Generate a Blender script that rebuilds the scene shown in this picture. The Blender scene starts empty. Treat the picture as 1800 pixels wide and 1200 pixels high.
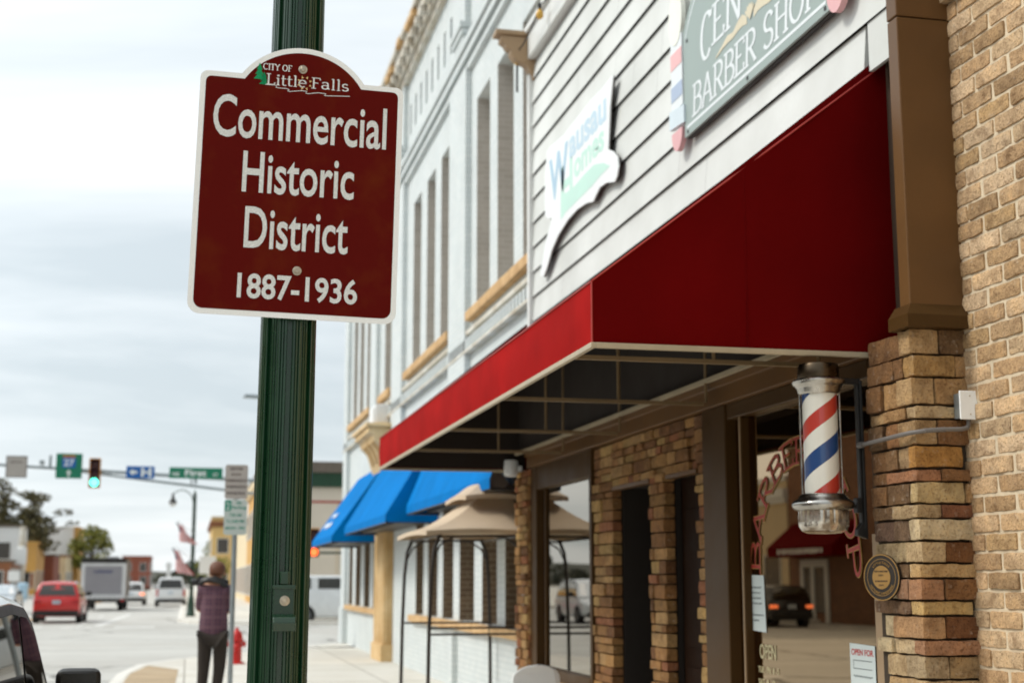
import bpy, math, random
from mathutils import Vector, noise as mnoise
R = math.radians
random.seed(7)
scn = bpy.context.scene
COL = scn.collection
# ------------------------------------------------------------------ camera
cd = bpy.data.cameras.new('camera'); cam = bpy.data.objects.new('camera', cd); COL.objects.link(cam)
cam.location = (0, 0, 1.65)
cam.rotation_euler = (R(90 + 9.537), 0, R(-12.672))
cd.sensor_width = 36; cd.lens = 50; cd.clip_end = 5000; cd.clip_start = .05
cd.dof.use_dof = True; cd.dof.focus_distance = 5.25; cd.dof.aperture_fstop = 2.8
scn.camera = cam
# ------------------------------------------------------------------ world, sun, exposure
SUN_AZ, SUN_EL = R(-84), R(46)                 # azimuth from +Y towards +X
sdir = Vector((math.sin(SUN_AZ)*math.cos(SUN_EL), math.cos(SUN_AZ)*math.cos(SUN_EL), math.sin(SUN_EL)))
W = bpy.data.worlds.new('World'); scn.world = W; W.use_nodes = True
nt = W.node_tree; nt.nodes.clear()
def wn(t, **k):
    n = nt.nodes.new(t)
    for a, b in k.items(): setattr(n, a, b)
    return n
def wl(a, b): nt.links.new(a, b)
def wmath(op, a, b=None, c=None):
    n = wn('ShaderNodeMath', operation=op)
    for i, v in enumerate((a, b, c)):
        if v is None: continue
        if isinstance(v, (int, float)): n.inputs[i].default_value = v
        else: wl(v, n.inputs[i])
    return n.outputs[0]
out = wn('ShaderNodeOutputWorld'); bg = wn('ShaderNodeBackground'); bg.inputs[1].default_value = .1
sky = wn('ShaderNodeTexSky', sky_type='NISHITA'); sky.sun_disc = False
sky.sun_elevation = SUN_EL; sky.sun_rotation = SUN_AZ
tc = wn('ShaderNodeTexCoord'); sep = wn('ShaderNodeSeparateXYZ'); wl(tc.outputs['Generated'], sep.inputs[0])
zz = wmath('ADD', wmath('MAXIMUM', sep.outputs[2], 0.0), .17)
cmb = wn('ShaderNodeCombineXYZ')
wl(wmath('DIVIDE', sep.outputs[0], zz), cmb.inputs[0]); wl(wmath('DIVIDE', sep.outputs[1], zz), cmb.inputs[1])
n1 = wn('ShaderNodeTexNoise'); n1.inputs['Scale'].default_value = .62; n1.inputs['Detail'].default_value = 7; n1.inputs['Roughness'].default_value = .58
n1.inputs['Distortion'].default_value = .25
mp = wn('ShaderNodeMapping'); mp.inputs['Location'].default_value = (8.7, 1.2, 0); mp.inputs['Scale'].default_value = (.6, 1.3, 1)
wl(cmb.outputs[0], mp.inputs[0]); wl(mp.outputs[0], n1.inputs['Vector'])
rp = wn('ShaderNodeValToRGB'); e = rp.color_ramp.elements
e[0].position = .36; e[0].color = (.62, .69, .725, 1); e[1].position = .555; e[1].color = (.93, .97, .985, 1)
x = e.new(.475); x.color = (.80, .855, .88, 1)
wl(n1.outputs[0], rp.inputs[0])
# thinner, brighter cloud around the hidden sun
dot = wn('ShaderNodeVectorMath', operation='DOT_PRODUCT'); wl(tc.outputs['Generated'], dot.inputs[0]); dot.inputs[1].default_value = sdir
fac = wmath('ADD', wmath('MULTIPLY', wmath('POWER', wmath('MULTIPLY_ADD', dot.outputs['Value'], .5, .5), 4.0), 9.5), 4.1)
dot2 = wn('ShaderNodeVectorMath', operation='DOT_PRODUCT'); wl(tc.outputs['Generated'], dot2.inputs[0]); dot2.inputs[1].default_value = (-.1, .985, .14)
fac = wmath('ADD', fac, wmath('MULTIPLY', wmath('SMOOTH_MAX', dot2.outputs['Value'], 0.0, .3), 2.75))
sc = wn('ShaderNodeVectorMath', operation='SCALE'); wl(rp.outputs[0], sc.inputs[0]); wl(fac, sc.inputs['Scale'])
mx = wn('ShaderNodeMix', data_type='RGBA'); mx.inputs[0].default_value = .9
wl(sky.outputs[0], mx.inputs[6]); wl(sc.outputs[0], mx.inputs[7])
wl(mx.outputs[2], bg.inputs[0]); wl(bg.outputs[0], out.inputs[0])
sl = bpy.data.lights.new('sun', 'SUN'); sl.energy = 1.5; sl.angle = R(14); sl.color = (1, .95, .87)
so = bpy.data.objects.new('sun', sl); COL.objects.link(so); so.rotation_euler = (-sdir).to_track_quat('-Z', 'Y').to_euler(); so.location = (-40, 30, 60)
vs = scn.view_settings; vs.view_transform = 'Standard'; vs.look = 'None'; vs.exposure = .54; vs.gamma = 1; vs.use_curve_mapping = False
scn.cycles.use_denoising = True; scn.cycles.max_bounces = 6; scn.cycles.transparent_max_bounces = 12
# ------------------------------------------------------------------ materials
def S(h, k=1.0):
    h = h.lstrip('#'); r = []
    for i in (0, 2, 4):
        c = int(h[i:i+2], 16)/255; r.append((c/12.92 if c <= .04045 else ((c+.055)/1.055)**2.4)*k)
    return tuple(r)
def mk(name):
    m = bpy.data.materials.new(name); m.use_nodes = True; t = m.node_tree
    return m, t, t.nodes['Principled BSDF']
def N(t, ty, **k):
    n = t.nodes.new(ty)
    for a, b in k.items(): setattr(n, a, b)
    return n
def noise(t, vec, scale, detail=4, rough=.55):
    n = N(t, 'ShaderNodeTexNoise'); n.inputs['Scale'].default_value = scale; n.inputs['Detail'].default_value = detail; n.inputs['Roughness'].default_value = rough
    if vec: t.links.new(vec, n.inputs['Vector'])
    return n.outputs[0]
def ramp(t, fac, stops, interp='LINEAR'):
    r = N(t, 'ShaderNodeValToRGB'); r.color_ramp.interpolation = interp; e = r.color_ramp.elements
    while len(e) < len(stops): e.new(.5)
    for q, (p, c) in zip(e, stops): q.position = p; q.color = (*c[:3], 1)
    t.links.new(fac, r.inputs[0]); return r.outputs[0]
def mixc(t, f, a, b, blend='MIX'):
    m = N(t, 'ShaderNodeMix', data_type='RGBA', blend_type=blend)
    for s, v in ((m.inputs[0], f), (m.inputs[6], a), (m.inputs[7], b)):
        if isinstance(v, tuple): s.default_value = (*v[:3], 1)
        elif isinstance(v, (int, float)): s.default_value = v
        else: t.links.new(v, s)
    return m.outputs[2]
def bump(t, b, h, strength, dist=.01):
    n = N(t, 'ShaderNodeBump'); n.inputs['Strength'].default_value = strength; n.inputs['Distance'].default_value = dist
    t.links.new(h, n.inputs['Height']); t.links.new(n.outputs[0], b.inputs['Normal'])
def lum(c, k): return tuple(min(1, v*k) for v in c)
def mat(name, col, rough=.6, var=.18, scale=3, col2=None, fine=40, bmp=.15, bd=.004, metal=0, spec=.5, coat=0):
    """paint / cloth / metal with uneven tone, fine grain and relief"""
    m, t, b = mk(name); tc = N(t, 'ShaderNodeTexCoord').outputs['Object']
    a = noise(t, tc, scale, 5); f = noise(t, tc, fine, 3)
    c = ramp(t, a, [(.3, col2 or lum(col, 1-var)), (.7, lum(col, 1+var*.4))])
    c = mixc(t, ramp(t, f, [(.35, (0, 0, 0)), (.75, (.35, .35, .35))]), c, lum(col, 1-var*1.2))
    t.links.new(c, b.inputs['Base Color']); b.inputs['Metallic'].default_value = metal; b.inputs['Specular IOR Level'].default_value = spec
    rr = ramp(t, a, [(.3, (max(0, rough-.08),)*3), (.7, (min(1, rough+.08),)*3)]); t.links.new(rr, b.inputs['Roughness'])
    b.inputs['Coat Weight'].default_value = coat; b.inputs['Coat Roughness'].default_value = .06
    if bmp: bump(t, b, f, bmp, bd)
    return m
def brickmat(name, c1, c2, mortar, bw, bh, ms=.01, rough=.8, bmp=.5, spread=.5, uv=None):
    """brick courses on any upright wall along x or y"""
    m, t, b = mk(name); tc = N(t, 'ShaderNodeTexCoord').outputs['Object']
    sp = N(t, 'ShaderNodeSeparateXYZ'); t.links.new(tc, sp.inputs[0])
    ad = N(t, 'ShaderNodeMath', operation='ADD'); t.links.new(sp.outputs[0], ad.inputs[0]); t.links.new(sp.outputs[1], ad.inputs[1])
    cb = N(t, 'ShaderNodeCombineXYZ'); t.links.new(ad.outputs[0], cb.inputs[0]); t.links.new(sp.outputs[2], cb.inputs[1])
    br = N(t, 'ShaderNodeTexBrick'); t.links.new(cb.outputs[0], br.inputs['Vector'])
    br.inputs['Scale'].default_value = 1; br.inputs['Brick Width'].default_value = bw; br.inputs['Row Height'].default_value = bh
    br.inputs['Mortar Size'].default_value = ms; br.inputs['Mortar Smooth'].default_value = .4; br.inputs['Bias'].default_value = 0
    for i, c in ((1, c1), (2, c2), (3, mortar)): br.inputs[i].default_value = (*c, 1)
    n = noise(t, tc, 1.3, 6); d = ramp(t, n, [(.3, (1-spread*.4,)*3), (.65, (1, 1, 1))])
    c = mixc(t, 1.0, br.outputs[0], d, 'MULTIPLY'); t.links.new(c, b.inputs['Base Color']); b.inputs['Roughness'].default_value = rough
    f = noise(t, tc, 60, 3); mth = N(t, 'ShaderNodeMath', operation='SUBTRACT'); t.links.new(f, mth.inputs[0]); t.links.new(br.outputs[1], mth.inputs[1])
    bump(t, b, mth.outputs[0], bmp, .008)
    return m
def stonemat(name, mult=1.0):
    """per-stone colour from the attribute plus mottling"""
    m, t, b = mk(name); tc = N(t, 'ShaderNodeTexCoord').outputs['Object']
    at = N(t, 'ShaderNodeAttribute', attribute_name='Col').outputs[0]
    a = noise(t, tc, 11, 6, .6); f = noise(t, tc, 70, 5, .65); g = noise(t, tc, 26, 5, .6)
    c = mixc(t, 1.0, at, ramp(t, a, [(.28, (.55*mult, .5*mult, .45*mult)), (.5, (mult,)*3), (.75, (1.3*mult, 1.25*mult, 1.15*mult))]), 'MULTIPLY')
    c = mixc(t, ramp(t, f, [(.52, (0, 0, 0)), (.68, (.75, .75, .75))]), c, mixc(t, 1.0, at, (.36, .27, .20), 'MULTIPLY'))
    c = mixc(t, ramp(t, g, [(.60, (0, 0, 0)), (.74, (.38, .38, .38))]), c, (.62, .52, .40))
    t.links.new(c, b.inputs['Base Color']); b.inputs['Roughness'].default_value = .85; b.inputs['Specular IOR Level'].default_value = .3
    ad = N(t, 'ShaderNodeMath', operation='MULTIPLY_ADD'); t.links.new(g, ad.inputs[0]); ad.inputs[1].default_value = 2.0; t.links.new(f, ad.inputs[2])
    bump(t, b, ad.outputs[0], 1.0, .010)
    return m
def leafmat(name, cols):
    m, t, b = mk(name); g = N(t, 'ShaderNodeNewGeometry')
    c = ramp(t, g.outputs['Random Per Island'], [(i/(len(cols)-1), c) for i, c in enumerate(cols)])
    t.links.new(c, b.inputs['Base Color']); b.inputs['Roughness'].default_value = .6
    return m
def glassmat(name, tint, refl=.4, see=.5, rc=(.9, .9, .9)):
    """window pane: mirror reflection over a tinted see-through sheet"""
    m, t, b = mk(name); t.nodes.remove(b)
    o = [n for n in t.nodes if n.type == 'OUTPUT_MATERIAL'][0]
    gl = N(t, 'ShaderNodeBsdfGlossy'); gl.inputs['Roughness'].default_value = .005; gl.inputs['Color'].default_value = (*rc, 1)
    tr = N(t, 'ShaderNodeBsdfTransparent'); tr.inputs[0].default_value = (*tint, 1)
    lw = N(t, 'ShaderNodeFresnel'); lw.inputs[0].default_value = 1.5
    mm = N(t, 'ShaderNodeMath', operation='MULTIPLY_ADD', use_clamp=True); t.links.new(lw.outputs[0], mm.inputs[0]); mm.inputs[1].default_value = 1.0; mm.inputs[2].default_value = refl
    ms = N(t, 'ShaderNodeMixShader'); t.links.new(mm.outputs[0], ms.inputs[0]); t.links.new(tr.outputs[0], ms.inputs[1]); t.links.new(gl.outputs[0], ms.inputs[2])
    t.links.new(ms.outputs[0], o.inputs[0]); return m
def emit(name, col, s):
    m, t, b = mk(name); b.inputs['Base Color'].default_value = (*col, 1); b.inputs['Emission Color'].default_value = (*col, 1); b.inputs['Emission Strength'].default_value = s; return m
def clothmat(name, col, weave=900, rough=.9, var=.1, sheen=.2, folds=0):
    m, t, b = mk(name); tc = N(t, 'ShaderNodeTexCoord').outputs['Object']
    a = noise(t, tc, 1.6, 5); f = noise(t, tc, 130, 2)
    c = ramp(t, a, [(.3, lum(col, 1-var)), (.7, lum(col, 1+var*.5))]); t.links.new(c, b.inputs['Base Color'])
    b.inputs['Roughness'].default_value = rough; b.inputs['Sheen Weight'].default_value = sheen; b.inputs['Specular IOR Level'].default_value = .06
    bump(t, b, f, .2, .003); return m

M = {}
M['white_brick'] = brickmat('painted white brick', S('d6dbda'), S('ced5d5'), S('c3cbcb'), .22, .075, .009, .65, .45, .25)
M['jamb_shade_grey'] = brickmat('shade grey jamb brick', S('bdb7ae'), S('b3aca2'), S('c2bdb5'), .22, .075, .009, .8, .5, .3)  # shade on the white brick jambs put into a greyer colour
M['jamb_shade_brown'] = brickmat('shade brown jamb brick', S('7a6650'), S('6b5844'), S('94866f'), .22, .075, .009, .8, .5, .3)  # brown stands in for shade on the lower white brick jambs
M['infill'] = mat('weathered infill board', S('b5b2ac'), .7, .15, 2)
M['slot'] = mat('dark recess', (.05, .045, .04), .9)
M['tan_sill'] = mat('rust stained sandstone', S('cfae80'), .8, .3, 4, S('b48a55'), 25, .5)
M['tan_column'] = mat('ochre sandstone', S('dcc295'), .8, .3, 1.6, S('c29a60'), 18, .4)
M['cornice'] = mat('weathered cornice paint', S('d2d0c8'), .7, .3, 2.5, S('b4a78f'))
M['blue_cloth'] = clothmat('blue awning cloth', (.0, .17, .50), var=.15, sheen=0)
M['red_cloth'] = clothmat('dark red awning cloth', (.122, .0009, .0011), var=.12, sheen=.0); M['lit_valance_cloth'] = clothmat('light brightened valance cloth', (.33, .006, .005), var=.25, sheen=0); M['lining'] = mat('black awning lining', (.022, .013, .008), .9)  # light put into colour: cloth darkened for shaded sides, valance brightened for lit front
M['rib_metal'] = mat('tan painted rib', S('8a7352'), .5, .2, 5)
M['cream_metal'] = mat('cream painted tube', S('b6a78c'), .45, .2, 5)
M['taupe'] = mat('taupe painted metal', S('6c4c2a'), .40, .16, 1.3, S('5a4128'), 60, .08, spec=.22)
M['taupe_dark'] = mat('dark taupe paint', S('493318'), .45, .12, 2, spec=.15)
M['siding'] = mat('white fibre cement siding', S('d9dcd9'), .6, .09, .9, S('c3c5c0'), 30, .1)
M['joint_grey'] = mat('grey caulk joint', S('8f908c'), .8)
M['white_trim'] = mat('white trim paint', S('dcdedb'), .55, .08)
M['tan_trim'] = mat('tan trim paint', S('a58a6a'), .5, .12)
M['stone'] = stonemat('ledge stone', 1.0)
M['brick'] = stonemat('split face brick', 1.24)
M['mortar'] = mat('pale mortar', S('d8c7aa'), .95, .2, 12, None, 50, .8)
M['dark_mortar'] = mat('dark brown mortar joint', S('43372a'), .95, .3, 9, None, 50, .8)  # plain dark brown mortar behind the stones
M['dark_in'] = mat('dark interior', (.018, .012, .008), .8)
M['brown_in'] = mat('brown interior', (.05, .028, .014), .8, .3)
M['door_wood'] = mat('dark stained door wood', (.018, .008, .004), .6, .3, 6, None, 80, spec=.05)
M['brass'] = mat('polished brass', (.75, .45, .12), .2, .1, metal=1)
M['pane'] = glassmat('storefront pane', (.50, .36, .22), .33, rc=(.85, .64, .42))
M['pane_blue'] = glassmat('window pane', (.40, .36, .30), .24, rc=(.85, .80, .72))
M['carglass'] = glassmat('dark car glass', (.10, .10, .10), .08, rc=(.75, .72, .68)); M['mirror_dark'] = mat('dark mirror face', (.012, .010, .008), .12, .05, bmp=0)
M['green_pole'] = mat('dark green enamel', (.005, .038, .013), .30, .25, 6, None, 60, .1, coat=.4)
M['green_far'] = M['green_pole']
M['chrome'] = mat('worn chrome', (.52, .50, .46), .22, .35, 9, None, 50, .15, metal=1)
M['chrome_dark'] = mat('tarnished bronze cap', (.10, .075, .05), .3, .3, 9, metal=1)
M['black_metal'] = mat('black painted metal', (.012, .011, .010), .45, .3, 9)
M['bolt'] = mat('zinc bolt', (.55, .47, .36), .38, .3, 90, None, 300, .2, metal=.9)
M['steel'] = mat('galvanised steel', S('9aa3a6'), .4, .15, 6, metal=.6)
M['conduit'] = mat('grey conduit', S('6f6a66'), .5, .15)
M['plate_white'] = mat('white enamel plate', S('f4f6f4'), .35, .04)
M['gold'] = mat('gold leaf lettering', (.60, .38, .10), .4, .2, metal=.4)
M['gold_plaque'] = mat('brushed brass plaque', (.40, .23, .07), .45, .15, 20, metal=.3)
M['plaque_dark'] = mat('dark bronze plaque', (.018, .012, .008), .6, .2, 20)
M['red_paint'] = mat('red lettering paint', (.40, .035, .025), .5, .1)
M['paper'] = mat('white paper', S('d6e0df'), .9, .05)
M['ink'] = mat('grey ink', S('5a6468'), .9)
M['red_ink'] = mat('red ink', S('c03a36'), .9)
M['beige_cloth'] = clothmat('beige canopy cloth', S('c9b499'), var=.1)
M['bronze_metal'] = mat('dark bronze tube', (.03, .022, .016), .5)
M['asphalt'] = None
M['white_line'] = mat('worn white road paint', S('dcdcd8'), .8, .25, 8, S('b9b9b4'))
M['yellow_line'] = mat('worn yellow road paint', S('c08a2a'), .8, .25, 8)
M['plastic_white'] = mat('white plastic', S('e6e8e8'), .4, .04)
M['pinkish'] = mat('faded red paint', S('e0aeb0'), .6, .1); M['palered'] = mat('pale red band', S('e6b5b6'), .6, .08)
M['paleblue'] = mat('faded blue band', S('a9b9d0'), .6, .08); M['paleblue2'] = mat('very pale blue band', S('cfdde4'), .6, .06)
M['cream_white'] = mat('cream sign paint', S('e9ece2'), .55, .05)
M['sage'] = mat('sage grey sign board', S('98a7a3'), .55, .06, 3)
M['sign_white'] = mat('white sign lettering', S('dfe6e8'), .55, .04)
M['ornament'] = mat('cream ornament', S('d6cdb2'), .6, .06)
M['ad_white'] = mat('white sign panel', S('e8ecec'), .5, .04)
M['ad_blue'] = mat('sun faded blue letters', S('bcd4e2'), .55, .05); M['ad_blue2'] = mat('faded blue letters', S('a5c4d8'), .55, .05)
M['ad_green'] = mat('sun faded green letters', S('bfe3d6'), .55, .05)
M['shadow_edge'] = mat('dark shadow edge', (.02, .014, .01), .6)  # dark tone stands in for shadow lines behind signs and siding laps
M['rubber'] = mat('tyre rubber', (.012, .012, .012), .85)
M['alloy'] = mat('alloy rim', S('8e9294'), .35, .1, metal=.8)
M['carblack'] = mat('black car trim', (.012, .011, .010), .4)
M['tail_red'] = mat('tail lamp red', (.45, .01, .01), .2); M['tail_on'] = emit('lit brake lamp', (1, .25, .10), 1.1)
M['lamp_clear'] = mat('clear lamp', S('dfe2e2'), .15)
M['paint_white'] = mat('white car paint', S('dadee0'), .25, .03, coat=.6, bmp=0)
M['paint_red'] = mat('red car paint', (.55, .008, .006), .25, .05, coat=.7, bmp=0)
M['paint_silver'] = mat('silver car paint', S('b4bec4'), .25, .04, coat=.6, metal=.3, bmp=0)
M['paint_black'] = mat('black car paint', (.012, .012, .014), .2, .05, coat=.7, bmp=0)
M['plate'] = mat('licence plate', S('b9c6d2'), .5)
M['bark'] = mat('bark', (.07, .05, .035), .9, .4, 8, None, 40, .8)
M['leaf'] = leafmat('spring leaves', [(.07, .09, .008), (.16, .17, .014), (.28, .26, .03)])
M['pine'] = leafmat('pine needles', [(.035, .036, .012), (.085, .075, .022), (.15, .12, .04)])
M['wood'] = leafmat('distant woodland', [(.03, .038, .022), (.06, .062, .035), (.10, .095, .055)])
M['hydrant'] = mat('hydrant red', (.55, .012, .008), .4, .15)
M['signal_yellow'] = mat('signal yellow housing', (.55, .22, .01), .5, .1)
M['lens_off'] = mat('dark signal lens', (.05, .006, .004), .3)
M['lens_green'] = emit('green signal light', (.10, 1, .62), 3.2); M['lens_red'] = emit('orange red signal light', (1, .12, .03), 2.2)
M['sgreen'] = mat('green guide sign', (.0, .19, .10), .45, .05); M['sblue'] = mat('blue guide sign', (.005, .12, .42), .45, .05)
M['sgrey'] = mat('grey white sign sheet', S('b3ada6'), .6, .08); M['sorange'] = mat('orange sign band', (.55, .20, .03), .5)
M['white_let'] = mat('white sign letters', S('e6ebea'), .5, .02)
M['sage_sign'] = mat('pale green white parking sheet', S('c2cdc7'), .6, .05); M['pgreen'] = mat('parking sign green', (.01, .30, .20), .5)
M['dk_let'] = mat('dark sign letters', S('6b625d'), .6)
M['skin'] = mat('skin', S('c08a68'), .55, .1, 9); M['hair'] = mat('auburn hair', (.17, .06, .026), .6, .5, 40, None, 200, .6)
M['trouser'] = mat('dark brown trousers', (.030, .022, .017), .9, .2, 8); M['shoe'] = mat('brown shoe', (.04, .025, .015), .6)

def road_material():
    m, t, b = mk('pale worn concrete roadway'); tc = N(t, 'ShaderNodeTexCoord').outputs['Object']
    a = noise(t, tc, .35, 6); f = noise(t, tc, 45, 4); v = noise(t, tc, 2.5, 6)
    c = ramp(t, a, [(.3, S('b3b2ac')), (.7, S('c3c2bc'))]); c = mixc(t, ramp(t, f, [(.4, (0, 0, 0)), (.7, (.4,)*3)]), c, S('9d9b96'))
    c = mixc(t, ramp(t, v, [(.55, (0, 0, 0)), (.72, (.25,)*3)]), c, S('938e85'))
    vo = N(t, 'ShaderNodeTexVoronoi', feature='DISTANCE_TO_EDGE'); vo.inputs['Scale'].default_value = .16
    wv = N(t, 'ShaderNodeMix', data_type='RGBA', blend_type='ADD'); wv.inputs[0].default_value = .6; t.links.new(tc, wv.inputs[6]); nn_ = N(t, 'ShaderNodeTexNoise'); nn_.inputs['Scale'].default_value = .8; nn_.inputs['Detail'].default_value = 5; t.links.new(tc, nn_.inputs['Vector']); t.links.new(nn_.outputs['Color'], wv.inputs[7]); t.links.new(wv.outputs[2], vo.inputs['Vector'])
    c = mixc(t, ramp(t, vo.outputs['Distance'], [(.004, (.75,)*3), (.012, (0, 0, 0))]), c, S('55524d'))
    pk_ = noise(t, tc, .12, 3); c = mixc(t, ramp(t, pk_, [(.52, (0, 0, 0)), (.54, (.3,)*3)]), c, S('a39f97'))
    t.links.new(c, b.inputs['Base Color']); b.inputs['Roughness'].default_value = .8; bump(t, b, f, .3, .005); return m
def walk_material():
    m, t, b = mk('pale concrete pavement slabs'); tc = N(t, 'ShaderNodeTexCoord').outputs['Object']
    br = N(t, 'ShaderNodeTexBrick'); br.offset = 0; t.links.new(tc, br.inputs['Vector'])
    br.inputs['Scale'].default_value = 1; br.inputs['Brick Width'].default_value = 1.5; br.inputs['Row Height'].default_value = 1.5; br.inputs['Mortar Size'].default_value = .012
    for i, c in ((1, S('d9d6cd')), (2, S('cfccc3')), (3, S('8d877c'))): br.inputs[i].default_value = (*c, 1)
    a = noise(t, tc, .8, 6); f = noise(t, tc, 60, 4)
    c = mixc(t, 1.0, br.outputs[0], ramp(t, a, [(.3, (.84, .82, .78)), (.65, (1, 1, 1))]), 'MULTIPLY')
    c = mixc(t, ramp(t, f, [(.45, (0, 0, 0)), (.75, (.3,)*3)]), c, S('a8a398'))
    t.links.new(c, b.inputs['Base Color']); b.inputs['Roughness'].default_value = .85; bump(t, b, f, .3, .004); return m
def sheet_material(name, c, c2, cell=260, scratch=True):
    """retroreflective sheeting: faint cell pattern, scratches and grime"""
    m, t, b = mk(name); tc = N(t, 'ShaderNodeTexCoord').outputs['Object']
    vo = N(t, 'ShaderNodeTexVoronoi', feature='DISTANCE_TO_EDGE'); vo.inputs['Scale'].default_value = cell; vo.inputs['Randomness'].default_value = .15; t.links.new(tc, vo.inputs[0])
    col = mixc(t, ramp(t, vo.outputs['Distance'], [(.02, (1, 1, 1)), (.12, (0, 0, 0))]), c, c2)
    if scratch:
        mp = N(t, 'ShaderNodeMapping'); mp.inputs['Scale'].default_value = (2.2, 1, 26); mp.inputs['Rotation'].default_value = (0, R(14), 0); t.links.new(tc, mp.inputs[0])
        s = noise(t, mp.outputs[0], 2.4, 8, .7); g = noise(t, tc, 7, 6, .6)
        col = mixc(t, ramp(t, s, [(.66, (0, 0, 0)), (.72, (.22,)*3)]), col, lum(c, 3.2))
        col = mixc(t, ramp(t, g, [(.50, (0, 0, 0)), (.78, (.55,)*3)]), col, (c[0]*1.35, c[1]*3.2+.012, c[2]*1.5))
    t.links.new(col, b.inputs['Base Color']); b.inputs['Roughness'].default_value = .6; b.inputs['Specular IOR Level'].default_value = .06; return m
M['asphalt'] = road_material(); M['walk'] = walk_material()
M['sheet_red'] = sheet_material('maroon reflective sheeting', (.105, .0040, .0020), (.092, .0036, .0018))
M['sheet_white'] = sheet_material('white reflective sheeting', S('fbfcfa'), S('d2d3cf'), 240, False)
M['sheet_green'] = sheet_material('green reflective sheeting', (.02, .33, .13), (.01, .2, .08), 240, False)
M['sheet_gold'] = sheet_material('gold reflective sheeting', S('e8d09a'), S('c8a868'), 240, False)
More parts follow.
